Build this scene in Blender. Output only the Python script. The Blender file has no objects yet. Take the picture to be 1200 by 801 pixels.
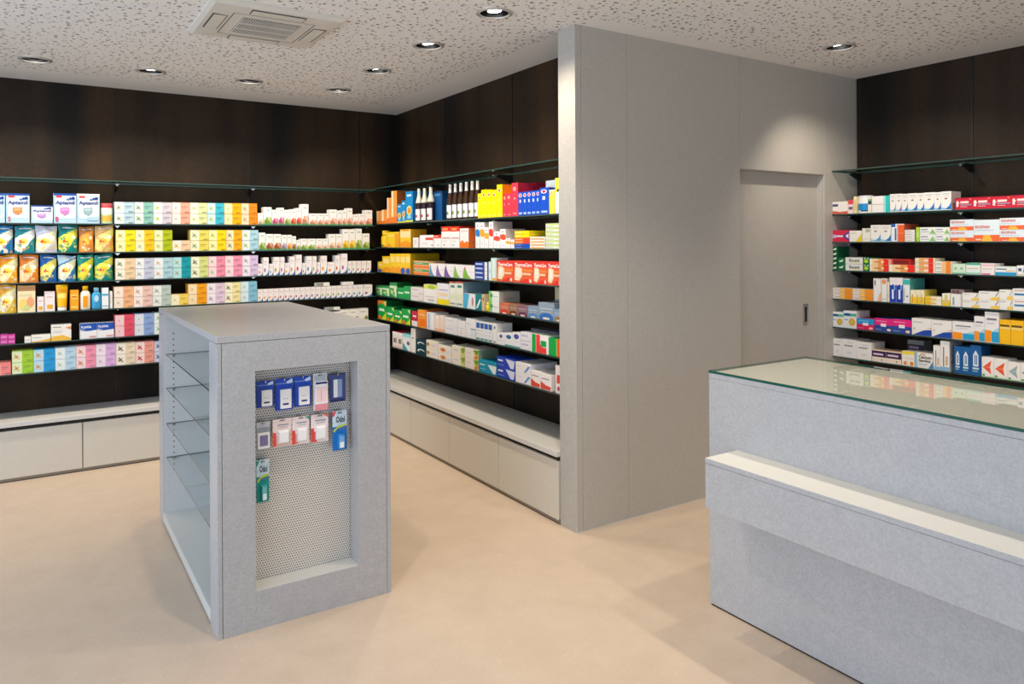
import bpy, bmesh, math, random
from mathutils import Vector, Matrix
random.seed(7)
PI = math.pi
SC = bpy.context.scene
COL = SC.collection

# ------------------------------------------------------------------ camera
F_PX, PPX, PPY = 865.2452, 600.0, 282.9378
CAM = Vector((-2.8152, -6.2920, 1.5775)); YAW = -0.5753; ROLL = -0.0055
fwd = Vector((-math.sin(YAW), math.cos(YAW), 0)); rgt = Vector((math.cos(YAW), math.sin(YAW), 0)); up = Vector((0, 0, 1))
R3 = rgt*math.cos(ROLL) + up*math.sin(ROLL); U3 = -rgt*math.sin(ROLL) + up*math.cos(ROLL)
cd = bpy.data.cameras.new('camera'); cam = bpy.data.objects.new('camera', cd); COL.objects.link(cam)
cd.sensor_width = 36; cd.lens = F_PX/1200*36; cd.shift_y = -(400.5-PPY)/1200; cd.clip_start = 0.05
M = Matrix((R3, U3, -fwd)).transposed().to_4x4(); M.translation = CAM; cam.matrix_world = M
SC.camera = cam
def back(px, py, axis, val):            # pixel -> point on the plane axis = val
    d = fwd + R3*((px-PPX)/F_PX) - U3*((py-PPY)/F_PX)
    return CAM + d*((val-CAM[axis])/d[axis])

# ------------------------------------------------------------------ light and exposure
SC.view_settings.view_transform = 'Standard'; SC.view_settings.look = 'None'
SC.view_settings.gamma = 1; SC.view_settings.use_curve_mapping = False
SC.view_settings.exposure = -0.13
W = bpy.data.worlds.new('daylight'); SC.world = W; W.use_nodes = True
W.node_tree.nodes['Background'].inputs[0].default_value = (0.90, 0.92, 1.0, 1)
W.node_tree.nodes['Background'].inputs[1].default_value = 0.42
def area(name, loc, rot, sx, sy, power, color):
    l = bpy.data.lights.new(name, 'AREA'); l.shape = 'RECTANGLE'; l.size = sx; l.size_y = sy; l.energy = power; l.color = color
    o = bpy.data.objects.new(name, l); COL.objects.link(o); o.location = loc; o.rotation_euler = rot; return o
# shop window on the left side of the room (daylight)
area('shop_window_daylight', (-5.3, -4.6, 1.45), (0, -PI/2, 0), 2.4, 6.0, 165, (0.68, 0.82, 1.0))
# shop front behind the camera
area('shop_front_daylight', (-1.5, -8.9, 1.45), (PI/2, 0, 0), 6.0, 2.4, 44, (0.80, 0.90, 1.0))
SPOT_WALL, SPOT_ROOM, SPOT_COL = 52, 54, (1.0, 0.87, 0.70)

# ------------------------------------------------------------------ materials
def lin(c):
    if isinstance(c, str):
        c = c.lstrip('#'); c = [int(c[i:i+2], 16)/255 for i in (0, 2, 4)]
    return tuple(x/12.92 if x <= .04045 else ((x+.055)/1.055)**2.4 for x in c)
class NT:
    def __init__(s, name):
        s.m = bpy.data.materials.new(name); s.m.use_nodes = True; s.t = s.m.node_tree
        s.b = s.t.nodes['Principled BSDF']; s.out = s.t.nodes['Material Output']
    def n(s, typ, **kw):
        n = s.t.nodes.new(typ)
        for k, v in kw.items():
            if k in n.inputs: n.inputs[k].default_value = v
            else: setattr(n, k, v)
        return n
    def l(s, a, b): s.t.links.new(a, b)
    def math(s, op, a, b=None):
        n = s.t.nodes.new('ShaderNodeMath'); n.operation = op
        for i, v in enumerate((a, b)):
            if v is None: continue
            if isinstance(v, (int, float)): n.inputs[i].default_value = v
            else: s.l(v, n.inputs[i])
        return n.outputs[0]
    def mix(s, fac, a, b):
        n = s.t.nodes.new('ShaderNodeMix'); n.data_type = 'RGBA'
        for i, v in ((0, fac), (6, a), (7, b)):
            if isinstance(v, (int, float)): n.inputs[i].default_value = v
            elif isinstance(v, tuple): n.inputs[i].default_value = (*v, 1) if len(v) == 3 else v
            else: s.l(v, n.inputs[i])
        return n.outputs[2]
    def obj(s): return s.n('ShaderNodeTexCoord').outputs['Object']
    def geo(s): return s.n('ShaderNodeNewGeometry').outputs['Position']
def plain(name, col, rough=.5, metal=0., spec=.5, emis=None, es=0):
    k = NT(name); k.b.inputs['Base Color'].default_value = (*lin(col), 1) if isinstance(col, str) else (*col, 1)
    k.b.inputs['Roughness'].default_value = rough; k.b.inputs['Metallic'].default_value = metal
    k.b.inputs['Specular IOR Level'].default_value = spec
    nz = k.n('ShaderNodeTexNoise', Scale=60.); k.l(k.obj(), nz.inputs['Vector'])
    r = k.math('ADD', k.math('MULTIPLY', nz.outputs['Fac'], .08), rough-.04); k.l(r, k.b.inputs['Roughness'])
    if emis: k.b.inputs['Emission Color'].default_value = (*emis, 1); k.b.inputs['Emission Strength'].default_value = es
    return k.m
def speckle(name, col, amt=.10, rough=.42, scale=140.):
    k = NT(name); p = k.geo()
    a = k.n('ShaderNodeTexNoise', Scale=scale, Detail=4., Roughness=.7); k.l(p, a.inputs['Vector'])
    b = k.n('ShaderNodeTexNoise', Scale=scale*.22, Detail=3.); k.l(p, b.inputs['Vector'])
    f = k.math('ADD', k.math('MULTIPLY', a.outputs['Fac'], .82), k.math('MULTIPLY', b.outputs['Fac'], .18))
    ramp = k.n('ShaderNodeValToRGB'); k.l(f, ramp.inputs[0])
    ramp.color_ramp.elements[0].position = .35; ramp.color_ramp.elements[1].position = .65
    c = lin(col) if isinstance(col, str) else col
    ramp.color_ramp.elements[0].color = (*[x*(1-amt) for x in c], 1); ramp.color_ramp.elements[1].color = (*[min(1, x*(1+amt)) for x in c], 1)
    k.l(ramp.outputs[0], k.b.inputs['Base Color']); k.b.inputs['Roughness'].default_value = rough
    return k.m
def wood_dark():
    k = NT('dark_stained_panel'); p = k.geo()
    sep = k.n('ShaderNodeSeparateXYZ'); k.l(p, sep.inputs[0])
    s = k.math('ADD', sep.outputs[0], sep.outputs[1])
    comb = k.n('ShaderNodeCombineXYZ'); k.l(k.math('MULTIPLY', s, 2.6), comb.inputs[0]); k.l(k.math('MULTIPLY', sep.outputs[2], .22), comb.inputs[1])
    n1 = k.n('ShaderNodeTexNoise', Scale=1.0, Detail=2.); k.l(comb.outputs[0], n1.inputs['Vector'])
    comb2 = k.n('ShaderNodeCombineXYZ'); k.l(k.math('MULTIPLY', s, 160.), comb2.inputs[0]); k.l(k.math('MULTIPLY', sep.outputs[2], 14.), comb2.inputs[1])
    n2 = k.n('ShaderNodeTexNoise', Scale=1.0, Detail=3., Roughness=.7); k.l(comb2.outputs[0], n2.inputs['Vector'])
    n3 = k.n('ShaderNodeTexNoise', Scale=26., Detail=4., Roughness=.8); k.l(p, n3.inputs['Vector'])
    r = k.n('ShaderNodeValToRGB'); k.l(n1.outputs['Fac'], r.inputs[0])
    e = r.color_ramp.elements; e[0].position = .38; e[0].color = (.010, .008, .0065, 1); e[1].position = .68; e[1].color = (.050, .027, .0125, 1)
    f = k.math('ADD', k.math('MULTIPLY', n2.outputs['Fac'], .7), k.math('MULTIPLY', n3.outputs['Fac'], .9))
    c = k.mix(1.0, r.outputs[0], (1, 1, 1)); k.t.nodes[-1].blend_type = 'MULTIPLY'
    k.l(f, k.t.nodes[-1].inputs[7])
    k.l(c, k.b.inputs['Base Color']); k.b.inputs['Roughness'].default_value = .5; k.b.inputs['Specular IOR Level'].default_value = .2
    return k.m
def floor_mat():
    k = NT('beige_linoleum'); p = k.geo()
    a = k.n('ShaderNodeTexNoise', Scale=5.5, Detail=6., Roughness=.65); k.l(p, a.inputs['Vector'])
    b = k.n('ShaderNodeTexNoise', Scale=70., Detail=4., Roughness=.7); k.l(p, b.inputs['Vector'])
    v = k.n('ShaderNodeTexVoronoi', Scale=26.); k.l(p, v.inputs['Vector'])
    f = k.math('ADD', k.math('MULTIPLY', a.outputs['Fac'], .6), k.math('MULTIPLY', b.outputs['Fac'], .4))
    r = k.n('ShaderNodeValToRGB'); k.l(f, r.inputs[0])
    e = r.color_ramp.elements; e[0].position = .3; e[0].color = (*lin('#c0ac98'), 1); e[1].position = .7; e[1].color = (*lin('#d0bda9'), 1)
    fl = k.math('MULTIPLY', k.math('LESS_THAN', v.outputs['Distance'], .10), k.math('GREATER_THAN', k.n('ShaderNodeSeparateColor').outputs[0], .0))
    sep = [n for n in k.t.nodes if n.type == 'SEPARATE_COLOR'][0]; k.l(v.outputs['Color'], sep.inputs[0])
    g = k.math('MULTIPLY', k.math('LESS_THAN', v.outputs['Distance'], .13), k.math('MULTIPLY', k.math('GREATER_THAN', sep.outputs[0], .72), .35))
    k.l(k.mix(g, r.outputs[0], lin('#e4d6c4')), k.b.inputs['Base Color'])
    k.b.inputs['Roughness'].default_value = .40; k.b.inputs['Specular IOR Level'].default_value = .4
    return k.m
def ceiling_mat():
    k = NT('perforated_acoustic_board'); p = k.geo()
    sep = k.n('ShaderNodeSeparateXYZ'); k.l(p, sep.inputs[0]); X, Y = sep.outputs[0], sep.outputs[1]
    flat = k.n('ShaderNodeCombineXYZ'); k.l(X, flat.inputs[0]); k.l(Y, flat.inputs[1])
    tot = None
    for sc, r0, r1 in ((20., .09, .22), (31., .08, .19)):
        v = k.n('ShaderNodeTexVoronoi', Scale=sc); v.voronoi_dimensions = '2D'; k.l(flat.outputs[0], v.inputs['Vector'])
        cs = k.n('ShaderNodeSeparateColor'); k.l(v.outputs['Color'], cs.inputs[0])
        rad = k.math('ADD', k.math('MULTIPLY', cs.outputs[0], r1-r0), r0)
        hit = k.math('LESS_THAN', v.outputs['Distance'], rad)
        hit = k.math('MULTIPLY', hit, k.math('GREATER_THAN', cs.outputs[1], .22 if sc < 30 else .55))
        tot = hit if tot is None else k.math('MAXIMUM', tot, hit)
    zone = k.math('MAXIMUM', k.math('LESS_THAN', X, -.31), k.math('LESS_THAN', Y, -3.27))
    zone = k.math('MULTIPLY', zone, k.math('LESS_THAN', Y, -.40)); zone = k.math('MULTIPLY', zone, k.math('LESS_THAN', X, 1.95))
    ac = k.math('MULTIPLY', k.math('LESS_THAN', k.math('ABSOLUTE', k.math('ADD', X, 1.77)), .40), k.math('LESS_THAN', k.math('ABSOLUTE', k.math('ADD', Y, 2.27)), .40))
    h = k.math('MULTIPLY', tot, zone)
    k.l(k.mix(h, lin('#e9e7e5'), lin('#8a837b')), k.b.inputs['Base Color']); k.b.inputs['Roughness'].default_value = .9
    k.b.inputs['Specular IOR Level'].default_value = .1
    bmp = k.n('ShaderNodeBump', Strength=.6, Distance=.004); bmp.invert = True; k.l(h, bmp.inputs['Height']); k.l(bmp.outputs[0], k.b.inputs['Normal'])
    return k.m
def perforated_metal():
    k = NT('perforated_sheet_metal'); p = k.obj()
    sep = k.n('ShaderNodeSeparateXYZ'); k.l(p, sep.inputs[0])
    P_ = .0105
    def fr(o, off=0.): return k.math('ABSOLUTE', k.math('SUBTRACT', k.math('FRACT', k.math('ADD', k.math('ADD', k.math('MULTIPLY', o, 1/P_), 100.), off)), .5))
    fz = fr(sep.outputs[2]); stag = k.math('MULTIPLY', k.math('FLOOR', k.math('ADD', k.math('MULTIPLY', sep.outputs[2], 1/P_), 100.)), .5); fx = fr(sep.outputs[0], stag)
    hole = k.math('LESS_THAN', k.math('ADD', k.math('MULTIPLY', fx, fx), k.math('MULTIPLY', fz, fz)), .085)
    k.l(k.mix(hole, lin('#e0dcd6'), lin('#6a6661')), k.b.inputs['Base Color'])
    k.l(k.math('MULTIPLY', k.math('SUBTRACT', 1., hole), .3), k.b.inputs['Metallic']); k.b.inputs['Roughness'].default_value = .42
    bmp = k.n('ShaderNodeBump', Strength=.5, Distance=.001); bmp.invert = True; k.l(hole, bmp.inputs['Height']); k.l(bmp.outputs[0], k.b.inputs['Normal'])
    return k.m
def glass(name, tint, refl=1.0):
    k = NT(name); tr = k.n('ShaderNodeBsdfTransparent'); tr.inputs[0].default_value = (*tint, 1)
    gl = k.n('ShaderNodeBsdfGlossy', Roughness=.02); fr = k.n('ShaderNodeLayerWeight')
    sch = k.math('ADD', k.math('MULTIPLY', k.math('POWER', fr.outputs['Facing'], 5.), .95*refl), .045*refl)
    mx = k.n('ShaderNodeMixShader'); k.l(k.math('MINIMUM', sch, 1.), mx.inputs[0]); k.l(tr.outputs[0], mx.inputs[1]); k.l(gl.outputs[0], mx.inputs[2])
    k.l(mx.outputs[0], k.out.inputs[0]); return k.m
def print_mat(name, rough):
    k = NT(name); a = k.n('ShaderNodeVertexColor'); a.layer_name = 'Col'
    nz = k.n('ShaderNodeTexNoise', Scale=220., Detail=2.); k.l(k.obj(), nz.inputs['Vector'])
    f = k.math('ADD', k.math('MULTIPLY', nz.outputs['Fac'], .08), .96)
    k.mix(1.0, a.outputs[0], (1, 1, 1)); n = k.t.nodes[-1]; n.blend_type = 'MULTIPLY'; k.l(f, n.inputs[7])
    k.l(n.outputs[2], k.b.inputs['Base Color']); k.b.inputs['Roughness'].default_value = rough; k.b.inputs['Specular IOR Level'].default_value = .35
    return k.m
MT = dict(
    wood=wood_dark(), floor=floor_mat(), ceil=ceiling_mat(), perf=perforated_metal(),
    grey=speckle('grey_speckled_laminate', (.42, .42, .43), .12, .34, 110.), greyin=speckle('grey_speckled_brightened', (.60, .60, .60), .06, scale=140.),  # second grey is raised to stand in for daylight inside the unit
    wall=speckle('grey_speckled_wall_panel', (.46, .435, .395), .10, .5, 110.), cab=speckle('light_grey_cabinet', (.66, .62, .54), .06, .45, 190.),
    top=speckle('pale_worktop', (.66, .65, .62), .04, .35), white=plain('off_white_shelf', (.60, .60, .57), .5),
    black=plain('black_gap', (.012, .011, .010), .6), plinthlight=plain('taupe_plinth', (.24, .20, .155), .5), plinth=plain('dark_plinth', (.05, .045, .04), .5),
    seam=plain('seam_shadow_gap', (.16, .15, .14), .8),
    steel=plain('brushed_steel', (.55, .54, .52), .35, .9), chrome=plain('chrome_clip', (.8, .8, .8), .15, 1.), darkmetal=plain('black_metal', (.02, .02, .022), .45, .6),
    trim=plain('satin_trim_ring', (.55, .53, .50), .35, .4), refl=plain('black_reflector', (.015, .015, .016), .25, .3),
    lamp=plain('lamp_face', (1, 1, 1), .5, emis=(1, .94, .84), es=14), ac=plain('cream_plastic', (.66, .63, .57), .45), acdark=plain('grille_dark', (.045, .043, .04), .6),
    wallglass=glass('wall_shelf_glass', (.44, .50, .47)), glass=glass('clear_shelf_glass', (.93, .965, .96)), glassedge=plain('green_glass_edge', (.028, .062, .055), .15),  # wall shelf tint is darkened beyond clear glass to shade the worktop
    topglass=glass('counter_top_glass', (.95, .975, .96), 1.1), lacquer=plain('pale_lacquered_glass_back', (.62, .61, .55), .5), topedge=plain('deep_green_glass_edge', (.005, .085, .06), .1),
    card=print_mat('printed_carton', .45), film=print_mat('glossy_printed_film', .28), plastic=print_mat('coloured_plastic', .3),
    clear=glass('clear_blister', (.93, .94, .95)), under=glass('glass_underside', (.97, .985, .98), 0.0), skirt=plain('pale_sealant_joint', (.62, .58, .52), .6),
)

# ------------------------------------------------------------------ mesh helpers
class MB:
    def __init__(s): s.v = []; s.f = []; s.c = []; s.mi = []
    def quadbox(s, x0, x1, y0, y1, z0, z1, col='#ffffff', mi=0, cols=None):
        b = len(s.v)
        s.v += [(x0, y0, z0), (x1, y0, z0), (x1, y1, z0), (x0, y1, z0), (x0, y0, z1), (x1, y0, z1), (x1, y1, z1), (x0, y1, z1)]
        fs = [(0, 1, 5, 4), (1, 2, 6, 5), (2, 3, 7, 6), (3, 0, 4, 7), (4, 5, 6, 7), (3, 2, 1, 0)]   # front right back left top bottom
        for i, f in enumerate(fs):
            s.f.append(tuple(b+j for j in f)); s.c.append(cols[i] if cols else col); s.mi.append(mi)
        return s
    def poly(s, pts, col='#ffffff', mi=0):
        b = len(s.v); s.v += [tuple(p) for p in pts]; s.f.append(tuple(range(b, b+len(pts)))); s.c.append(col); s.mi.append(mi); return s
    def lathe(s, prof, n=20, colf=None, mi=0, cx=0., cy=0., sx=1., sy=1., cap=True):
        b = len(s.v)
        for r, z in prof:
            for i in range(n):
                a = 2*PI*i/n; s.v.append((cx+r*sx*math.cos(a), cy+r*sy*math.sin(a), z))
        for j in range(len(prof)-1):
            for i in range(n):
                s.f.append((b+j*n+i, b+j*n+(i+1) % n, b+(j+1)*n+(i+1) % n, b+(j+1)*n+i))
                s.c.append(colf(j, 2*PI*(i+.5)/n) if callable(colf) else (colf or '#ffffff')); s.mi.append(mi)
        for j, rev in ((0, True), (len(prof)-1, False)):
            if cap and prof[j][0] > 1e-6:
                idx = [b+j*n+i for i in range(n)]
                s.f.append(tuple(reversed(idx)) if rev else tuple(idx)); s.c.append(colf(min(j, len(prof)-2), 0) if callable(colf) else (colf or '#ffffff')); s.mi.append(mi)
        return s
    def mesh(s, name, mats, colour=False, smooth=False):
        me = bpy.data.meshes.new(name); me.from_pydata(s.v, [], s.f); me.update()
        for m in (mats if isinstance(mats, (list, tuple)) else [mats]): me.materials.append(m)
        me.polygons.foreach_set('material_index', s.mi)
        if smooth: me.polygons.foreach_set('use_smooth', [True]*len(s.f))
        if colour:
            at = me.color_attributes.new('Col', 'FLOAT_COLOR', 'CORNER'); buf = []
            for f, c in zip(s.f, s.c):
                l = lin(c); buf += [*l, 1.]*len(f)
            at.data.foreach_set('color', buf)
        return me
def link(name, me, parent=None, loc=None, rotz=0.):
    o = bpy.data.objects.new(name, me); COL.objects.link(o)
    if parent is not None: o.parent = parent
    if loc is not None: o.location = loc
    if rotz: o.rotation_euler = (0, 0, rotz)
    return o
def empty(name, loc=(0, 0, 0), rotz=0.):
    o = link(name, None, None, loc, rotz); o.empty_display_size = .05; return o
def tag(o, label, cat, group=None):
    o['label'] = label; o['category'] = cat
    if group: o['group'] = group
    return o
def struct(o): o['kind'] = 'structure'; return o
def bevel_box(name, mat, x0, x1, y0, y1, z0, z1, parent=None, bev=.0015):
    bm = bmesh.new(); bmesh.ops.create_cube(bm, size=1)
    for v in bm.verts: v.co = Vector(((x0+x1)/2+v.co.x*(x1-x0), (y0+y1)/2+v.co.y*(y1-y0), (z0+z1)/2+v.co.z*(z1-z0)))
    bmesh.ops.bevel(bm, geom=bm.edges[:], offset=bev, segments=1, affect='EDGES')
    me = bpy.data.meshes.new(name); bm.to_mesh(me); bm.free(); me.materials.append(mat)
    return link(name, me, parent)
def box(name, mat, x0, x1, y0, y1, z0, z1, parent=None): return link(name, MB().quadbox(x0, x1, y0, y1, z0, z1).mesh(name, mat), parent)
_txt = {}
def text_polys(txt):
    if txt not in _txt:
        cu = bpy.data.curves.new('t', 'FONT'); cu.body = txt; cu.resolution_u = 2; cu.offset = .03
        o = bpy.data.objects.new('t', cu); COL.objects.link(o); bpy.context.view_layer.update()
        me = bpy.data.meshes.new_from_object(o); vs = [v.co.copy() for v in me.vertices]; fs = [tuple(p.vertices) for p in me.polygons]
        bpy.data.objects.remove(o); bpy.data.curves.remove(cu); bpy.data.meshes.remove(me)
        x0 = min(v.x for v in vs); x1 = max(v.x for v in vs); y0 = min(v.y for v in vs); y1 = max(v.y for v in vs)
        _txt[txt] = ([((v.x-x0)/(x1-x0), (v.y-y0)/(y1-y0)) for v in vs], fs)
    return _txt[txt]
def decals(mb, prims, w, h, y=0., eps=.0003, x0=None, mi=0):
    """prims in (u,v) of a front face lying in the local xz plane; each layer a little prouder"""
    ox = -w/2 if x0 is None else x0; k = 0
    for p in prims:
        k += 1; yy = y-eps*k
        if p[0] == 'r':
            _, a, b, c, d, col = p; pts = [(a, b), (c, b), (c, d), (a, d)]
        elif p[0] == 'd':
            _, cu, cv, ru, rv, col = p; pts = [(cu+ru*math.cos(2*PI*i/14), cv+rv*math.sin(2*PI*i/14)) for i in range(14)]
        elif p[0] == 'p': _, pts, col = p
        elif p[0] == 't':
            _, t, a, b, c, d, col = p[:7]; rot = len(p) > 7; tv, tf = text_polys(t); base = len(mb.v)
            for (u, v) in tv:
                if rot: u, v = 1-v, u
                mb.v.append((ox+(a+(c-a)*u)*w, yy, (b+(d-b)*v)*h))
            for f in tf: mb.f.append(tuple(base+i for i in f)); mb.c.append(col); mb.mi.append(mi)
            continue
        mb.poly([(ox+min(1, max(0, u))*w, yy, min(1, max(0, v))*h) for u, v in pts], col, mi)
    return mb
def mixc(a, b, t):
    a, b = a.lstrip('#'), b.lstrip('#')
    return '#'+''.join('%02x' % int(round(int(a[i:i+2], 16)*(1-t)+int(b[i:i+2], 16)*t)) for i in (0, 2, 4))

# ------------------------------------------------------------------ room shell
H = 2.75; BY = -3.1354; AY = -2.9832; RX = 2.2335; PXN = -0.358      # partition front, alcove end, right wall, partition end face
struct(box('floor', MT['floor'], -5.6, RX+.1, -9.4, .1, -.05, 0))
LIGHTS = [(-2.80, -.72, 'w'), (-2.14, -.75, 'w'), (-1.50, -.785, 'w'), (-.847, -.82, 'c'), (-.84, -1.57, 'a'), (-.834, -2.33, 'a'), (-.826, -3.07, 'a'),
          (1.299, -3.613, 'r'), (1.299, -4.80, 'r'), (1.299, -5.50, 'r'), (1.299, -6.2, 'r'), (0., -4.56, 'n'), (0., -5.36, 'n'), (-.82, -3.83, 'n'), (-2.0, -3.75, 'n'),  # last lamp here is added out of view to warm the display unit
          (-3.46, -.70, 'w'), (-4.1, -.68, 'w')]
RH = .080
cl = MB().quadbox(-5.6, RX+.1, -9.4, .1, H, H+.03)
ceil = struct(link('ceiling', cl.mesh('ceiling', MT['ceil'])))
cut = MB()
for x, y, _ in LIGHTS: cut.lathe([(RH-.006, H-.1), (RH-.006, H+.15)], 32, cx=x, cy=y)
co = link('cutter', cut.mesh('cutter', MT['ceil']))
md = ceil.modifiers.new('holes', 'BOOLEAN'); md.object = co; md.operation = 'DIFFERENCE'; md.solver = 'EXACT'
bpy.context.view_layer.update()
me2 = bpy.data.meshes.new_from_object(ceil.evaluated_get(bpy.context.evaluated_depsgraph_get()))
ceil.modifiers.clear(); ceil.data = me2; bpy.data.objects.remove(co)

wb = struct(box('wall_back', MT['black'], -5.6, .05, .012, .1, 0, H))
jx = [-5.205, -4.235, -3.265, -2.295, -1.325, -.357, -.002]
for a, b in zip(jx[:-1], jx[1:]): bevel_box('panel', MT['wood'], a+.006, b-.006, 0, .012, .30, H, wb, .001)
wi = struct(box('wall_side', MT['black'], .012, .1, AY, .012, 0, H))
jy = [0.0, -.953, -1.96, AY+.002]
for a, b in zip(jy[:-1], jy[1:]): bevel_box('panel', MT['wood'], 0, .012, b+.006, a-.006, .30, H, wi, .001)
wr = struct(box('wall_right', MT['black'], RX+.012, RX+.1, -9.3, BY+.03, 0, H))
jr = [BY, -3.931, -4.90, -5.87, -6.84, -7.81]
for a, b in zip(jr[:-1], jr[1:]): bevel_box('panel', MT['wood'], RX, RX+.012, b+.006, a-.006, 0, H, wr, .001)

# grey partition with the sliding door
OX0, OX1, OZ = .966, 1.850, 2.035
mp = MB(); y0, y1 = BY+.02, AY
mp.quadbox(PXN+.02, OX0, y0, y1, 0, H); mp.quadbox(OX0, OX1, y0, y1, OZ, H); mp.quadbox(OX1, RX+.012, y0, y1, 0, H)
wp = struct(link('wall_partition', mp.mesh('wall_partition', MT['seam'])))
for a, b, z0 in ((PXN, -.318, 0.), (-.316, .011, 0.), (.013, OX0-.001, 0.), (OX0+.001, OX1-.001, OZ), (OX1+.001, RX+.012, 0.)):
    bevel_box('panel', MT['wall'], a, b, BY, BY+.02, z0, H, wp, .0008)
bevel_box('panel', MT['wall'], PXN, PXN+.02, BY+.02, AY, 0, H, wp, .0008)
box('jamb', MT['wall'], OX1, OX1+.001, BY+.02, AY, 0, OZ, wp).location.x = -.001
box('sealant_joint', MT['skirt'], PXN-.004, OX0, BY-.004, BY, 0, .004, wp)
dr = struct(box('door_1', MT['wall'], OX0-.05, OX1-.002, BY+.062, BY+.10, .004, OZ+.04))
hx0, hx1 = 1.668, 1.724; hz0, hz1 = .985, 1.13
hd = box('handle', MT['steel'], hx0+.02, hx1+.02, BY+.059, BY+.0625, hz0, hz1, dr)
box('finger_recess', MT['refl'], hx0+.034, hx1+.006, BY+.0582, BY+.0592, hz0+.02, hz1-.02, hd)
struct(box('trim_1', MT['wall'], OX0, OX1, BY+.02, BY+.06, OZ-.004, OZ))

# ------------------------------------------------------------------ downlights and air conditioner
def downlight(x, y, mode, label, tilt):
    r = empty('downlight', (x, y, H)); tag(r, label, 'ceiling light', 'recessed downlights')
    link('trim_ring', MB().lathe([(RH-.006, .0), (RH-.006, -.006), (RH+.002, -.010), (RH+.014, -.006), (RH+.016, .0)], 32, cap=False).mesh('trim_ring', MT['trim'], smooth=True), r)
    # the housing opens downwards: black cone and lamp face
    mb = MB(); n = 32; prof = [(RH-.006, -.002), (RH-.010, .03), (.048, .075)]
    for rr, z in prof:
        for i in range(n): a = 2*PI*i/n; mb.v.append((rr*math.cos(a), rr*math.sin(a), z))
    for j in range(2):
        for i in range(n): mb.f.append((j*n+i, (j+1)*n+i, (j+1)*n+(i+1) % n, j*n+(i+1) % n)); mb.c.append('#fff'); mb.mi.append(0)
    link('reflector', mb.mesh('reflector', MT['refl'], smooth=True), r)
    lm = MB().lathe([(.036, -.020), (.044, -.016), (.046, .030)], 24); lm.lathe([(.0001, -.022), (.036, -.0205)], 24, mi=1)
    lo = link('lamp', lm.mesh('lamp', [MT['refl'], MT['lamp']]), r, (0, 0, .030)); lo.rotation_euler = tilt
    L = bpy.data.lights.new('spot', 'SPOT'); L.color = SPOT_COL; L.spot_size = math.radians(112); L.spot_blend = .75; L.shadow_soft_size = .03
    L.energy = SPOT_ROOM if mode == 'n' else SPOT_WALL
    o = bpy.data.objects.new('spot', L); COL.objects.link(o); o.parent = r; o.location = (0, 0, -.012)
    tgt = {'w': (0, .34, -1.45), 'c': (.36, .36, -1.45), 'a': (.40, 0, -1.45), 'r': (.50, 0, -1.45), 'n': (0, 0, -1)}[mode]
    o.rotation_euler = Vector(tgt).to_track_quat('-Z', 'Y').to_euler()
names = ['leftmost recessed downlight in the row along the back wall', 'recessed downlight second from left along the back wall',
         'recessed downlight third from left along the back wall', 'farthest recessed downlight in the ceiling corner of the alcove',
         'recessed downlight second from the alcove corner before the shelves', 'recessed downlight third from the alcove corner before the shelves',
         'nearest recessed downlight beside the top of the grey partition', 'recessed downlight above the sliding door near the dark right wall',
         'recessed downlight behind the counter second along right wall', 'recessed downlight behind the counter third along right wall', 'recessed downlight behind the counter fourth along right wall',
         'recessed downlight over the near end of the counter', 'recessed downlight over the far stretch of the counter', 'recessed downlight over the floor between counter and display unit',
         'added unseen downlight over the niche end of the display unit', 'recessed downlight far left along the back wall', 'recessed downlight at the extreme left of back wall']
D_ = math.radians
TILT = {0: (D_(42), 0, 0), 1: (D_(4), 0, 0), 2: (D_(42), 0, 0), 3: (D_(36), D_(-15), 0), 4: (D_(6), D_(-14), 0), 5: (0, D_(-8), 0), 6: (0, D_(-3), 0), 7: (0, D_(-14), 0)}
for i, ((x, y, m), nm) in enumerate(zip(LIGHTS, names)): downlight(x, y, m, nm, TILT.get(i, (0, 0, 0)))

ac = empty('air_conditioner', (-1.77, -2.27, H)); tag(ac, 'square cream ceiling air conditioner with dark slatted grille', 'air conditioner')
S = .33
bm_ = MB(); prof = [(S, 0), (S, -.012), (S-.02, -.026), (.20, -.030)]
for r_, z_ in prof: bm_.v += [(-r_, -r_, z_), (r_, -r_, z_), (r_, r_, z_), (-r_, r_, z_)]
for j in range(3):
    for i in range(4): bm_.f.append((j*4+i, (j+1)*4+i, (j+1)*4+(i+1) % 4, j*4+(i+1) % 4)); bm_.c.append('#fff'); bm_.mi.append(0)
link('fascia', bm_.mesh('fascia', MT['ac']), ac)
gr = link('grille', MB().quadbox(-.20, .20, -.20, .20, -.030, -.024).mesh('grille', MT['ac']), ac)
link('grille_opening', MB().quadbox(-.148, .148, -.148, .148, -.0315, -.030).mesh('grille_opening', MT['acdark']), gr)
sl = MB().quadbox(-.0022, .0022, -.148, .148, -.036, -.030).mesh('slat', MT['ac'])
for i in range(25): link('slat', sl, gr, (-.144+i*.012, 0, 0))
for j in (-.05, .05): link('slat', MB().quadbox(-.148, .148, -.003, .003, -.0365, -.031).mesh('slat', MT['ac']), gr, (0, j, 0))
fl = MB().quadbox(-.13, .13, -.030, .030, -.0315, -.024).mesh('louvre', MT['ac']); fg = MB().quadbox(-.135, .135, -.036, .035, -.0306, -.0235).mesh('louvre_gap', MT['acdark'])
for k in range(4):
    a = k*PI/2; p = (math.sin(a)*.253, -math.cos(a)*.253, 0)
    f = link('louvre', fl, ac, p, a); link('louvre_gap', fg, f)
gap = MB()
for k in range(4):
    c, s = math.cos(k*PI/2), math.sin(k*PI/2)
    pts = [(-.205, -.205), (.205, -.205), (.205, -.200), (-.205, -.200)]
    gap.poly([(x*c-y*s, x*s+y*c, -.0304) for x, y in pts])
link('grille_seam', gap.mesh('grille_seam', MT['acdark']), ac)
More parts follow.
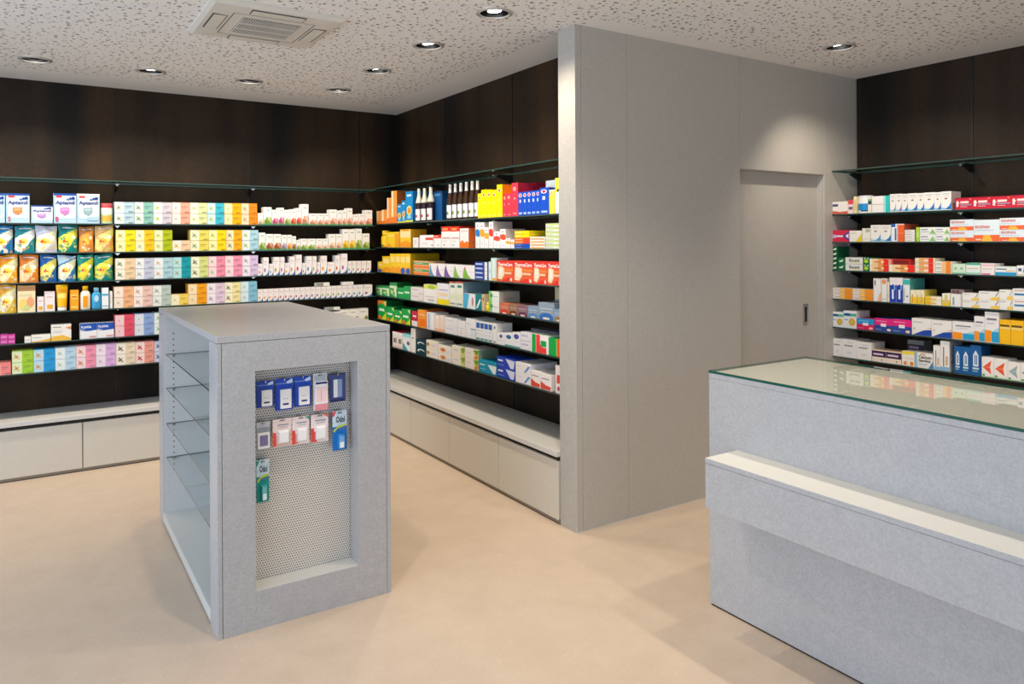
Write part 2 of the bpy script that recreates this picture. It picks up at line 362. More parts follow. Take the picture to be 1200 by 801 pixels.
sm = tag(link('ceiling_sensor', MB().lathe([(.012, .0), (.016, -.004), (.010, -.012), (.0001, -.014)], 14).mesh('ceiling_sensor', MT['steel'], smooth=True), None, (1.377, -3.229, H)), 'tiny metal ceiling sensor above the sliding door', 'sensor')

# ------------------------------------------------------------------ base cabinets
def base_unit(name, label, loc, rotz, a0, a1, joints, zt, c0=-9.):
    """local x along the wall, fronts towards -y, wall at y=0"""
    r = empty(name, loc, rotz); tag(r, label, 'cabinet')
    box('carcass', MT['black'], max(a0, c0), a1, -.352, -.002, .03, zt-.036, r)
    box('plinth', MT['plinthlight'], max(a0, c0), a1, -.362, -.33, .006, .030, r); box('plinth_foot', MT['black'], max(a0, c0), a1, -.358, -.33, 0, .006, r)
    bevel_box('worktop', MT['top'], max(a0, c0), a1, -.382, -.002, zt-.030, zt, r)
    for a, b in zip(joints[:-1], joints[1:]): bevel_box('door', MT['cab'], a+.0028, b-.0028, -.368, -.350, .024, zt-.057, r)
base_unit('base_cabinet', 'long low grey base cabinet under the back wall shelves', (0, 0, 0), 0, -5.2, -.384, [-5.2, -4.45, -3.47, -2.533, -1.595, -.66, -.386], .396)
base_unit('base_cabinet', 'low grey base cabinet under the alcove shelves beside the partition', (0, 0, 0), -PI/2, .004, -AY-.002, [.372, 1.057, 1.695, 2.344, -AY-.003], .408)

# ------------------------------------------------------------------ glass shelves with uprights and brackets
TH = .008; DEP = .30
ZL = [1.722, 1.520, 1.318, 1.115, .908, .703]; ZA = [1.737, 1.535, 1.323, 1.117, .914, .704]; ZR = [1.758, 1.563, 1.364, 1.163, .963, .757]
ROW = ['highest-stocked', 'fifth-lowest', 'fourth-lowest', 'third-lowest', 'second-lowest', 'lowest']
def glass_slab(name, x0, x1, y0, y1, z0, z1, m, e, parent=None, under='under'):
    mb = MB().quadbox(x0, x1, y0, y1, z0, z1); mb.mi = [1, 1, 1, 1, 0, 2]
    return link(name, mb.mesh(name, [m, e, MT[under]]), parent)
for wname, rz, org, a0, a1, zs, zt in (('back wall', 0, (0, 0, 0), -5.2, -.335, ZL, 2.030), ('alcove', -PI/2, (0, 0, 0), .006, -AY-.006, ZA, 2.050), ('counter-side wall', -PI/2, (RX, 0, 0), -BY+.002, 8.0, ZR, 2.066)):
    for i, z in enumerate([zt]+zs):
        s = glass_slab('glass_shelf', a0, a1, -DEP, -.004, z-TH, z, MT['wallglass'], MT['glassedge'])
        s.location = org; s.rotation_euler = (0, 0, rz)
        tag(s, ('empty topmost clear glass shelf on the %s' % wname) if i == 0 else ('%s green-edged glass shelf of products on the %s' % (ROW[i-1], wname)), 'shelf', 'glass wall shelves')
def bracket_mesh():
    mb = MB(); t = .004
    p = [(0, 0), (-.14, 0), (-.14, -.012), (-.02, -.055), (0, -.055)]
    mb.poly([(-t, y, z) for y, z in p]); mb.poly([(t, y, z) for y, z in reversed(p)])
    for i in range(len(p)):
        (ya, za), (yb, zb) = p[i], p[(i+1) % len(p)]; mb.poly([(-t, ya, za), (t, ya, za), (t, yb, zb), (-t, yb, zb)])
    return mb.mesh('bracket', MT['darkmetal'])
BRK = bracket_mesh()
CLIP = MB().quadbox(-.014, .014, -.155, -.128, -.010, -.002).quadbox(-.005, .005, -.150, -.133, -.018, -.010).mesh('clip', MT['chrome'])
def upright(loc, rotz, zs, label, z0=.42):
    r = empty('shelf_upright', (loc[0], loc[1], 0), rotz); tag(r, label, 'shelf upright', 'shelf uprights')
    mb = MB().quadbox(-.006, .006, -.003, .004, z0, H-.002); z = z0+.03
    while z < H-.06: mb.quadbox(-.0022, .0022, -.0034, -.003, z, z+.018, mi=1); z += .032
    link('slotted_rail', mb.mesh('slotted_rail', [MT['darkmetal'], MT['black']]), r)
    for z in zs:
        b = link('bracket', BRK, r, (0, -.003, z-TH-.001)); link('clip', CLIP, b)
for i, x in enumerate((-.357, -1.325, -2.295, -3.265)):
    upright((x, 0), 0, [2.03]+ZL, 'black slotted shelf upright, %s from the corner on the back wall' % ['first', 'second', 'third', 'fourth'][i])
for i, y in enumerate((-.953, -1.96)):
    upright((0, y), -PI/2, [2.05]+ZA, 'black slotted shelf upright, %s from the corner in the alcove' % ['first', 'second'][i])
for i, y in enumerate((BY-.035, -3.931, -4.90, -5.87)):
    upright((RX, y), -PI/2, [2.066]+ZR, 'black slotted shelf upright, %s from the partition on the counter-side wall' % ['first', 'second', 'third', 'fourth'][i], .02)

# ------------------------------------------------------------------ display unit (gondola)
gx0, gx1, gy0, gy1, gz = -2.207, -1.466, -3.194, -1.5915, 1.206
NX0, NX1, NZ0, NZ1, ND = -2.058, -1.620, .157, 1.056, .098
g = empty('display_unit', ((gx0+gx1)/2, (gy0+gy1)/2, 0)); tag(g, 'freestanding grey display unit with glass shelves and perforated niche', 'display unit')
def gl(name, mat, x0, x1, y0, y1, z0, z1, parent=None, bev=.001):
    cx, cy = (gx0+gx1)/2, (gy0+gy1)/2
    return bevel_box(name, mat, x0-cx, x1-cx, y0-cy, y1-cy, z0, z1, parent or g, bev)
gl('top_board', MT['grey'], gx0, gx1, gy0, gy1, gz-.028, gz)
zt_ = gz-.030; FE = gy0+.148; EE = gy1-.145
for a, b in ((gx0, gx0+.018), (gx1-.018, gx1)): gl('corner_post', MT['grey'], a, b, gy0, FE, 0, zt_)
ia, ib = gx0+.020, gx1-.020
gl('end_panel', MT['grey'], ia, NX0, gy0, FE, 0, zt_, bev=.0006); gl('end_panel', MT['grey'], NX1, ib, gy0, FE, 0, zt_, bev=.0006)
gl('end_panel', MT['grey'], NX0, NX1, gy0, FE, 0, NZ0, bev=.0002); gl('end_panel', MT['grey'], NX0, NX1, gy0, FE, NZ1, zt_, bev=.0002)
gl('niche_back', MT['black'], NX0, NX1, gy0+ND+.012, FE, NZ0, NZ1, bev=.0002)
ps = link('perforated_sheet', MB().quadbox(-(NX1-NX0)/2+.001, (NX1-NX0)/2-.001, 0, .002, NZ0+.001, NZ1-.001).mesh('perforated_sheet', MT['perf']), g)
ps.location = ((NX0+NX1)/2-(gx0+gx1)/2, gy0+ND-(gy0+gy1)/2, 0)
gl('painted_light_sill', MT['white'], NX0+.0005, NX1-.0005, gy0+.001, gy0+ND-.001, NZ0, NZ0+.002, bev=.0002)  # pale sheet laid in as painted light on the niche floor
gl('end_panel', MT['grey'], gx0, gx1, EE, gy1, 0, zt_)
gl('bottom_board', MT['white'], gx0, gx1, FE, EE, .012, .062)
gl('divider', MT['greyin'], (gx0+gx1)/2-.012, (gx0+gx1)/2+.012, FE, EE, .062, zt_)
gl('painted_daylight_lining', MT['greyin'], gx0+.004, gx1-.004, EE-.004, EE-.0005, .062, zt_, bev=.0003)  # thin pale sheet added so the far end looks daylit
gl('kick_strip', MT['plinth'], gx0+.01, gx1-.01, gy0+.004, gy1-.01, 0, .012)
for side in (0, 1):
    for z in (.955, .765, .566, .376):
        xa, xb = (gx0+.016, (gx0+gx1)/2-.014) if side == 0 else ((gx0+gx1)/2+.014, gx1-.016)
        s = glass_slab('glass_shelf', xa-(gx0+gx1)/2, xb-(gx0+gx1)/2, FE+.003-(gy0+gy1)/2, EE-.006-(gy0+gy1)/2, z-.006, z, MT['glass'], MT['glassedge'], g)
ph = MB()
for sx_ in (gx0+.055, (gx0+gx1)/2-.06):
    z = .30
    while z < 1.08:
        pts = [(sx_-(gx0+gx1)/2+.004*math.cos(2*PI*i/8), EE-.0048-(gy0+gy1)/2, z+.004*math.sin(2*PI*i/8)) for i in range(8)]
        ph.poly(pts); z += .032
o = link('pin_holes', ph.mesh('pin_holes', MT['black']), g); o['kind'] = 'stuff'
for z in (.955, .765, .566, .376): gl('shelf_pin', MT['chrome'], gx0+.045, gx0+.065, EE-.016, EE-.004, z-.014, z-.006)

# ------------------------------------------------------------------ counter
kx, ky, kz = -.358, -4.067, 1.0153; kb, KE = .318, -8.2
c = empty('sales_counter', ((kx+kb)/2, ky, 0)); tag(c, 'long grey sales counter with a green-edged glass top and bag ledge', 'counter')
def kl(name, mat, x0, x1, y0, y1, z0, z1, bev=.001, parent=None): return bevel_box(name, mat, x0-(kx+kb)/2, x1-(kx+kb)/2, y0-ky, y1-ky, z0, z1, parent or c, bev)
kl('front_panel', MT['grey'], kx, kx+.03, KE, ky, .008, .981)
kl('end_panel', MT['grey'], kx+.03, kb, ky-.03, ky, .008, .981)
kl('carcass', MT['greyin'], kx+.03, kb, KE, ky-.03, .008, .979)
kl('kick_strip', MT['black'], kx+.004, kb-.01, KE, ky-.004, 0, .008, .0005)
kl('top_board', MT['grey'], kx, kb, KE, ky, .982, 1.0045)
gt = glass_slab('glass_top', kx-.001-(kx+kb)/2, kb-(kx+kb)/2, KE-ky, .001, 1.005, kz, MT['topglass'], MT['topedge'], c, 'lacquer')
lg0, lg1 = .503, .7045; lx = -.5506; ly = -4.2194
ld = kl('bag_ledge', MT['grey'], lx, kx, KE, ly, lg0, .683, .0008)
kl('ledge_board', MT['white'], lx, kx, KE, ly, .6845, lg1, .0008)
kl('ledge_edging', MT['grey'], lx-.0008, lx, KE, ly, .6845, lg1-.0006, .0002)

# ------------------------------------------------------------------ packs on the shelves
def inside(p, u, v):
    if p[0] == 'r': return p[1] <= u <= p[3] and p[2] <= v <= p[4]
    if p[0] == 'd': return ((u-p[1])/p[3])**2+((v-p[2])/p[4])**2 <= 1
    if p[0] == 'p':
        r = False; q = p[1]; j = len(q)-1
        for i in range(len(q)):
            if (q[i][1] > v) != (q[j][1] > v) and u < (q[j][0]-q[i][0])*(v-q[i][1])/(q[j][1]-q[i][1])+q[i][0]: r = not r
            j = i
        return r
    return False
def paint(prims, base, u, v):
    c = base
    for p in prims:
        if inside(p, u, v): c = p[-1]
    return c
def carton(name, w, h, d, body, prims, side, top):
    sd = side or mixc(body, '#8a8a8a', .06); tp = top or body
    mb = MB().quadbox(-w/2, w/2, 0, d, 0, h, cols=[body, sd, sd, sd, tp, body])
    e = min(.25, .0011/w); ev = min(.2, .0008/h); dk = mixc(body, '#6a6a6a', .35)
    decals(mb, list(prims)+[('r', 0, 0, e, 1, dk), ('r', 0, 0, 1, ev, dk)], w, h)
    # tuck flap seam on the top and on the right-hand side of the carton
    ln = mixc(tp, '#555555', .35)
    mb.poly([(-w/2+.002, d*.10, h+.0003), (w/2-.002, d*.10, h+.0003), (w/2-.002, d*.10+.0012, h+.0003), (-w/2+.002, d*.10+.0012, h+.0003)], ln)
    mb.poly([(w/2+.0003, d*.14, h*.25), (w/2+.0003, d*.7, h*.25), (w/2+.0003, d*.7, h*.36), (w/2+.0003, d*.14, h*.36)], mixc(sd, '#777777', .35))
    return mb.mesh(name, MT['card'], True)
def pouch(name, w, h, d, body, prims):
    mb = MB(); nx, nz = 20, 24; rnd = random.Random(int(w*1e5)+int(h*1e4)); ph_ = rnd.uniform(0, 6); sk = rnd.uniform(-.04, .04)
    for side in (0, 1):
        b = len(mb.v)
        for j in range(nz+1):
            v = j/nz; hd = d/2*(1-v**2.6)*(.82+.18*math.sin(PI*min(1, v*1.3)))+.0015; wf = 1-.05*math.sin(PI*v)+.03*math.sin(3*v*PI+ph_)*v-.08*max(0, v-.8)
            for i in range(nx+1):
                u = i/nx; e = (1-abs(2*u-1)**3.2); wr = .004*math.sin(9*u+5*v+ph_)*math.sin(PI*u)*(.3+v)
                y = d/2-(1 if side == 0 else -1)*(hd*e+wr)
                mb.v.append(((u-.5)*w*wf+sk*w*v, y, v*h*(1-.03*math.sin(PI*u+ph_)*v)))
        for j in range(nz):
            for i in range(nx):
                q = (b+j*(nx+1)+i, b+j*(nx+1)+i+1, b+(j+1)*(nx+1)+i+1, b+(j+1)*(nx+1)+i)
                mb.f.append(q if side == 0 else tuple(reversed(q))); mb.mi.append(0)
                mb.c.append(paint(prims, body, (i+.5)/nx, (j+.5)/nz) if side == 0 else body)
    return mb.mesh(name, MT['film'], True, True)
def bottle_parts(w, h, spec):
    """spec: body, shoulder foil, label, label mark colours and heights (fractions)"""
    r = w/2; body, foil, lab, mark, lv0, lv1, nv = spec
    prof = [(r*.94, 0), (r, h*.02), (r, h*.52), (r*.93, h*.58), (r*.55, h*.74), (r*.40, h*.80), (r*.38, h*.985), (r*.34, h)]
    b = MB().lathe(prof, 20, lambda j, a: body).mesh('tonic_bottle', MT['plastic'], True, True)
    def at(v):
        for (r0, z0), (r1, z1) in zip(prof[:-1], prof[1:]):
            if z0 <= v*h <= z1: return r0+(r1-r0)*(v*h-z0)/(z1-z0+1e-9)
        return r
    fv = [nv+(1-nv)*i/8 for i in range(9)]
    f = MB().lathe([(at(v)+.0012, v*h) for v in fv]+[(.001, h+.0015)], 20, lambda j, a: foil).mesh('foil_cap', MT['plastic'], True, True)
    lm = MB(); n = 20; a0, a1 = -PI/2-1.35, -PI/2+1.35
    for j in range(5):
        for i in range(n+1):
            a = a0+(a1-a0)*i/n; lm.v.append(((r+.0006)*math.cos(a), (r+.0006)*math.sin(a), h*(lv0+(lv1-lv0)*j/4)))
    for j in range(4):
        for i in range(n):
            lm.f.append((j*(n+1)+i, j*(n+1)+i+1, (j+1)*(n+1)+i+1, (j+1)*(n+1)+i)); lm.mi.append(0)
            lm.c.append(mark if (j == 1 and abs(i-n/2+.5) < 4) else lab)
    return b, [('foil_cap', f), ('label_sticker', lm.mesh('label_sticker', MT['card'], True))]
WALL = {'L': (1, -1, ZL, 0., 'back'), 'A': (0, -1, ZA, -PI/2, 'alcove'), 'R': (0, -1, ZR, -PI/2, 'counter-side')}
FRONT = {'L': -.288, 'A': -.288, 'R': RX-.288}
items = []
def P(wl, row, desc, name, x0, x1, yt, body, prims=(), n=1, d=.09, bk=0., cat='carton', kind='box', side=None, top=None, zb=0, spec=None):
    ax, _, zs, rz, _n = WALL[wl]; pl = FRONT[wl]+bk; ym = 283
    a, b = back(x0, ym, ax, pl), back(x1, ym, ax, pl); t = back((x0+x1)/2, yt, ax, pl).z
    ctr = (a+b)/2; w = (a-b).length-.0012; z0 = zs[row-1]
    if kind in ('bottle', 'jar', 'can', 'lotion', 'tube') and wl != 'L': w = (x1-x0)*(ctr-CAM).dot(fwd)/F_PX*1.34
    if zb: z0 = back((x0+x1)/2, zb, ax, pl).z
    h = (t-z0)/n; d = min(d, .28-bk)
    items.append(dict(wl=wl, row=row, desc=desc, name=name, pos=(ctr.x, ctr.y), z0=z0, w=w, h=h, d=d, body=body, prims=list(prims), n=n, cat=cat, kind=kind, side=side, top=top, rz=rz, spec=spec, px=x0))
def ROWS(wl, row, desc, name, xs, tops, body, des, **k):
    for i in range(len(xs)-1):
        P(wl, row, desc[i] if isinstance(desc, list) else desc, name, xs[i], xs[i+1], tops[i] if isinstance(tops, (list, tuple)) else tops, body[i] if isinstance(body, list) else body, des[i] if isinstance(des, list) and des and isinstance(des[0], list) else des, **k)
WH = '#f4f2ee'; OW = '#ece7dc'
def tea(c, m):
    dk = mixc(c, '#4a4a4a', .45); l = mixc(c, '#fbfaf4', .74)
    m = mixc(m, l, .28); m2 = mixc(m, l, .4)
    return [('r', 0, 0, .47, 1, l), ('p', [(.08, .30), (.20, .36), (.34, .30), (.27, .46), (.36, .66), (.23, .58), (.12, .74), (.14, .52)], m), ('d', .31, .34, .06, .11, m2), ('d', .15, .64, .05, .10, m2), ('d', .22, .48, .035, .07, mixc(m, '#3d5a2a', .4)),
            ('r', .54, .60, .88, .65, dk), ('r', .54, .46, .76, .50, mixc(dk, c, .4)), ('r', .70, .08, .95, .15, dk), ('r', 0, .975, 1, 1, mixc(c, '#555555', .35))]  # last strip paints the shaded seam between stacked boxes
def veg(c): return [('r', .28, .80, .8, .85, '#a3b0a0'), ('p', [(.06, .08), (.98, .08), (1, .34), (.82, .46), (.62, .40), (.44, .48), (.26, .34), (.10, .28)], c), ('d', .36, .18, .2, .09, mixc(c, '#5a3a1e', .35)), ('d', .70, .34, .18, .08, mixc(c, '#fff6d0', .5)), ('d', .60, .16, .14, .07, mixc(c, '#6a8a2e', .5)), ('d', .86, .22, .1, .07, mixc(c, '#ffffff', .4)), ('r', 0, 0, 1, .085, '#3f9a5c')]
def swo(c): return [('p', [(.25, 0), (1, 0), (1, .40), (.93, .22), (.80, .11), (.55, .04)], '#1c62ae'), ('d', .34, .30, .15, .11, c), ('r', .18, .74, .8, .78, '#cfc3cf'), ('r', .18, .62, .6, .65, '#ddd3da'), ('r', 0, .72, .10, 1, mixc(c, '#ffffff', .5))]
def med(c, t='#8d8f96'): return [('r', .08, .72, .62, .80, t), ('r', .08, .55, .5, .59, '#c4c4c8'), ('r', 0, 0, 1, .16, c)]

# back wall, row 1
def apt(sh, num, top): return [('r', 0, 0, 1, .16, '#b4d4ec'), ('r', 0, .16, .07, 1, '#a4cdea'), ('r', .93, .16, 1, 1, '#bcd8ee'), ('p', [(.07, .16), (.93, .16), (.93, .30), (.5, .2), (.07, .34)], '#cfe4f2'), ('r', 0, .93, 1, 1, top), ('r', .10, .86, .36, .925, '#d9404a'), ('d', .62, .80, .06, .035, '#3b6fb5'), ('d', .74, .83, .07, .045, '#2a4f9c'), ('d', .86, .845, .08, .055, '#1d3a80'),
    ('t', 'Aptamil', .08, .60, .92, .76, '#27408b'), ('p', [(.28, .52), (.68, .54), (.68, .36), (.50, .27), (.28, .36)], sh), ('p', [(.34, .48), (.62, .50), (.62, .44), (.34, .42)], mixc(sh, '#ffffff', .35))]+([('t', num, .08, .06, .20, .22, mixc(sh, '#c03020', .5))] if num else [('r', .45, .10, .95, .22, '#a9cdd6')])
P('L', 1, 'cut-off blue formula carton', 'formula_carton', -14, 6, 226, '#bcd7ea', apt('#e8823e', '1', '#1f4f9f'), d=.12)
P('L', 1, 'blue lidded formula carton with orange shield', 'formula_carton', 7, 35, 226.5, '#e8f0f6', apt('#ee8a4c', '2', '#1f4f9f'), d=.12, side='#2f7fc4')
P('L', 1, 'small white formula carton with violet shield', 'formula_carton', 36.5, 62, 240.5, '#f3f3f6', [p for p in apt('#b58acb', '', '#2a4f9f') if p[0] != 'r' or p[1] == 0], d=.12)
P('L', 1, 'blue lidded formula carton with pink shield', 'formula_carton', 63, 89.8, 226.5, '#e6eaf4', apt('#cf7fc0', '1', '#1f4f9f'), d=.12)
P('L', 1, 'white formula carton with grey shield', 'formula_carton', 90.2, 117, 227, '#f4f5f6', apt('#8fb0ba', '', '#e9e9ec'), d=.12)
P('L', 1, 'small green food tin with red lid band', 'food_tin', 118.5, 132.5, 238, '#bcd8b0', [('r', 0, .86, 1, 1, '#c9485a'), ('d', .5, .25, .4, .2, '#d8b24a'), ('r', 0, .5, 1, .86, '#e4efe0')], cat='tin', kind='can')
tx1 = [134.3, 157.5, 180, 201.6, 222.8, 243, 263, 282.8, 301.6]
nm = ['pale blue', 'sea green', 'lavender grey', 'salmon', 'pale lime', 'cyan', 'amber', 'orange']
ROWS('L', 1, [a+' herbal tea box' for a in nm], 'tea_box', tx1, [236.4, 236.6, 236.8, 237, 237.3, 237.6, 237.8, 238], ['#b2ced8', '#86bcae', '#cbc6cf', '#f5ab90', '#dce2a6', '#3fbbd0', '#fbb800', '#f88f1c'],
     [tea('#b2ced8', '#8a9a52'), tea('#86bcae', '#6f8f5a'), tea('#cbc6cf', '#bccb5a'), tea('#f5ab90', '#c2d0d4'), tea('#dce2a6', '#e8d88a'), tea('#3fbbd0', '#c4cf5e'), tea('#fbb800', '#ead9b0'), tea('#f88f1c', '#e79a7c')], n=2, d=.12)
GR, MG, RD, SA, PE, YE, BR, PU, OR = '#8fb043', '#cc4a8d', '#e0442e', '#ee9d86', '#efc0a6', '#f7c400', '#b05a34', '#a68ab8', '#f5a63a'
v1 = [(302.2, 308.6, 249.5, PE), (308.8, 318.6, 242.5, GR), (318.8, 326, 245.6, MG), (326.2, 333, 243.2, MG), (333.2, 340.2, 245.7, GR), (340.4, 347, 245, RD), (347.2, 353.2, 243.6, RD), (353.4, 361.8, 239, SA), (362, 371.8, 250, SA), (372, 379.6, 250, SA), (379.8, 386, 250, SA),
      (386.2, 394.8, 245.3, SA), (395, 400.8, 246.5, SA), (401, 406.4, 246, SA), (406.6, 413.2, 243.8, SA), (413.4, 420, 251, SA), (420.2, 427.6, 250.4, SA), (427.8, 436.4, 246, SA)]
cn = {GR: 'green', MG: 'magenta', RD: 'red', SA: 'salmon', PE: 'peach', YE: 'yellow', BR: 'brown', PU: 'violet', OR: 'orange'}
for a, b, t, c_ in v1: P('L', 1, 'white fruit-print carton with %s motif' % cn[c_], 'fruit_carton', a, b, t, WH, veg(c_), d=.07)
# row 2
def bag(a, b, c_, blob='#f2d23c', text='#c8402e'):
    rn = random.Random(a+b+blob); ex = [('d', rn.uniform(.1, .9), rn.uniform(.05, .55), rn.uniform(.04, .13), rn.uniform(.03, .07), rn.choice([mixc(a, b, .5), mixc(blob, '#ffffff', .4), mixc(b, '#c8b060', .4), '#f4ecd0', mixc(a, '#e0c050', .5), '#e8a070'])) for _ in range(14)]
    return [('p', [(0, .62), (1, .95), (1, 1), (0, 1)], a), ('p', [(0, .12), (.35, 0), (1, .62), (1, .90), (0, .55)], b), *ex, ('d', .42, .42, .22, .11, blob), ('r', .18, .38, .52, .42, text), ('p', [(.22, .34), (.30, .50), (.36, .50), (.28, .34)], text), ('r', .20, .86, .85, .92, '#e9e4ea'), ('d', .8, .55, .1, .07, '#f7f3e0')]
bags = [(2, -10, 15.6, 265, '#1f78b4', bag('#2a86c0', '#f0efe0', ''), 'blue and cream'), (2, 16.2, 41, 265, '#178a96', bag('#2b8a9c', '#f1f3ec', '', '#c7d25a'), 'teal and white'), (2, 41.4, 67.4, 264, '#cfcfe0', bag('#cfd4e6', '#f4eecb', '', '#f0c93f'), 'lavender'),
        (2, 68, 91.4, 264, '#128a86', bag('#12837f', '#dfe05a', '', '#c8d33a'), 'teal and lime'), (2, 92, 110.2, 265, '#e2903c', bag('#b8753f', '#f0a04a', '', '#f7c531'), 'caramel brown'), (2, 110.8, 133.6, 264, '#d8a25c', bag('#e0b070', '#efe28a', '', '#e0b63a'), 'tan and yellow'),
        (3, -2, 20.4, 299, '#f2b02e', bag('#f0962c', '#faf0b8', '', '#f8d84a'), 'golden yellow'), (3, 22, 45.4, 299, '#e98b35', bag('#e07d32', '#f8ddb4', '', '#f2b23c'), 'orange'), (3, 46.6, 66.8, 299, '#1c66b4', bag('#2464b0', '#f5e36a', '', '#f7e07a'), 'blue and yellow'),
        (3, 67.8, 89.6, 299, '#2c7fc0', bag('#bcdcec', '#f5f0cc', '', '#efd05a'), 'sky blue'), (3, 90.6, 110, 298, '#0f8f7c', bag('#12917e', '#e6dc3e', '', '#f2cc2a'), 'emerald'), (3, 110.6, 133, 298, '#0d8c86', bag('#0f8a84', '#e2df55', '', '#e8c832'), 'dark teal'),
        (4, -2, 19.2, 334.5, '#f0c838', bag('#e8a640', '#f6f0cc', '', '#f4dc5a'), 'pale yellow')]
for r, a, b, t, base, pr, nm_ in bags: P('L', r, nm_+' baby cereal pouch with yellow blob', 'cereal_pouch', a, b, t, base, pr, d=.07, cat='pouch', kind='pouch')
tx2 = [135.8, 158.7, 180.5, 202, 223, 244.5, 265, 283.5, 302.8]
cs2 = ['#f0dc14', '#f8c40e', '#aebf06', '#f5cda6', '#eadb60', '#ffdd00', '#fbb00c', '#aed9e4']; ms2 = ['#b9b04a', '#b8c0c8', '#c8cf7a', '#e8b42e', '#7fa26a', '#b9c85a', '#5f7f86', '#a8c05a']
nm = ['lemon yellow', 'golden', 'olive green', 'peach', 'soft yellow', 'bright yellow', 'amber orange', 'powder blue']
for i in range(8): P('L', 2, nm[i]+' herbal tea box', 'tea_box', tx2[i], tx2[i+1], 269.2 if i != 3 else 281.3, cs2[i], tea(cs2[i], ms2[i]), n=1 if i == 3 else 2, d=.12)
v2 = [(303.2, 311, 272.4, GR), (311.2, 320, 274, BR), (320.2, 329.4, 274, BR), (329.6, 336, 275, PU), (336.2, 342, 275, OR), (342.2, 347, 276.5, BR), (347.2, 352, 281, GR), (352.2, 359.8, 279.5, GR), (360, 369.8, 279.5, GR), (370, 377.8, 279.5, PE), (378, 384.8, 279.5, PE),
      (385, 393.4, 274, PE), (393.6, 401, 274, PE), (401.2, 408.8, 268.3, YE), (409, 416, 268.3, YE), (416.2, 424, 267.6, GR), (424.2, 433, 273.4, GR)]
for a, b, t, c_ in v2: P('L', 2, 'white fruit-print carton with %s motif' % cn[c_], 'fruit_carton', a, b, t, WH, veg(c_), d=.07)
# row 3
tx3 = [135, 158, 180, 202.5, 223.5, 244, 263.6, 283.7, 302.4]
cs3 = ['#efd0a4', '#c6cadc', '#b0d3da', '#0a9fa9', '#dce28a', '#f794ac', '#f79ab8', '#dcc6e8']; ms3 = ['#5f7f4a', '#aab6a6', '#e2b9a4', '#9fb6a4', '#4c5a3a', '#b8cfa6', '#c9bfae', '#a99ac0']
nm = ['beige', 'grey lavender', 'ice blue', 'deep teal', 'pale lime', 'rose pink', 'candy pink', 'lilac']
ROWS('L', 3, [a+' herbal tea box' for a in nm], 'tea_box', tx3, [302.4, 302, 301.6, 301, 300.5, 300, 299.4, 298.9], cs3, [tea(a, b) for a, b in zip(cs3, ms3)], n=2, d=.12)
sw = ['#e0574a', '#e8a23c', '#9ab840', '#a86ab0', '#e58a2c', '#d8527a', '#3f9ad0']
s3 = [(302.2, 307.6, 309), (307.8, 314.8, 301.5), (315, 320, 309), (320.2, 327.6, 301), (327.8, 333.4, 301), (333.6, 339, 308), (339.2, 345.6, 300.3), (345.8, 353.6, 298.3), (353.8, 358, 308), (358.2, 365.6, 300), (365.8, 371, 300), (371.2, 375.2, 307),
      (375.4, 383, 299.6), (383.2, 392.2, 307), (392.4, 398.4, 299), (398.6, 407, 297), (407.2, 412, 306), (412.2, 417.4, 305.6), (417.6, 423, 305.6), (423.2, 429, 305.6), (429.2, 434.8, 305.4)]
for i, (a, b, t) in enumerate(s3): P('L', 3, ('tall' if t < 303 else 'short')+' white carton with blue swoosh', 'medicine_carton', a, b, t, '#f6f1f0', swo(sw[(i*3) % 7]), d=.07)
P('L', 3, 'violet pack stored behind short carton', 'medicine_carton', 333, 340.5, 302, '#9a84a8', med('#6d5a86'), d=.08, bk=.11)
# row 4
P('L', 4, 'cream porridge carton with peach front', 'porridge_carton', 20, 41.2, 334.6, '#f4e6b8', [('r', 0, .8, 1, 1, '#b98a5a'), ('d', .35, .3, .28, .22, '#f2d878'), ('d', .72, .38, .22, .2, '#f0a878'), ('r', .1, .62, .8, .7, '#e8d8a8'), ('d', .5, .18, .18, .1, '#cfd98a')])
P('L', 4, 'short white carton with orange square', 'lotion_carton', 43, 51.2, 347.6, '#f4e9e6', [('r', .2, .12, .8, .36, '#f0b030'), ('r', .2, .7, .8, .76, '#d8b8b0')])
P('L', 4, 'tall white carton with orange square', 'lotion_carton', 51.6, 64, 341.4, '#f3e8e6', [('r', .25, .12, .8, .34, '#f0b030'), ('r', .2, .7, .8, .75, '#d8b8b0'), ('r', 0, .93, 1, 1, '#f0d8d8')])
P('L', 4, 'yellow squeeze tube standing on white cap', 'squeeze_tube', 65, 79.6, 333.6, '#f8bc0c', [], cat='tube', kind='tube')
P('L', 4, 'orange sun cream carton', 'lotion_carton', 81.6, 92, 339.6, '#f7a81c', [('r', .12, .55, .88, .78, '#fbd468'), ('r', .2, .62, .8, .70, '#e07818'), ('r', .12, .1, .88, .2, '#fbd468')])
P('L', 4, 'cream lotion bottle with yellow cap', 'lotion_bottle', 93.4, 106, 335, '#f4ecd6', [('r', .22, .12, .78, .72, '#f3a012')], cat='bottle', kind='lotion', spec='#f6c010')
P('L', 4, 'clear blue lotion bottle', 'lotion_bottle', 107, 118.4, 337, '#3ba4d4', [('d', .5, .62, .3, .2, '#bfe4f2')], cat='bottle', kind='lotion', spec='#8cc8e4')
P('L', 4, 'white and blue dispenser carton', 'lotion_carton', 118.8, 127, 337, '#eef4f6', [('r', .05, .62, .95, .72, '#58b0d0'), ('r', .05, .1, .95, .16, '#9acbe0')])
P('L', 4, 'slim white leaflet beside tea boxes', 'leaflet', 128.2, 131.6, 341, '#f2f0ec', [('r', .2, .3, .5, .8, '#c8c8c8')], cat='leaflet')
tx4 = [133, 156, 178.5, 200, 220, 242, 263, 281.5, 301]
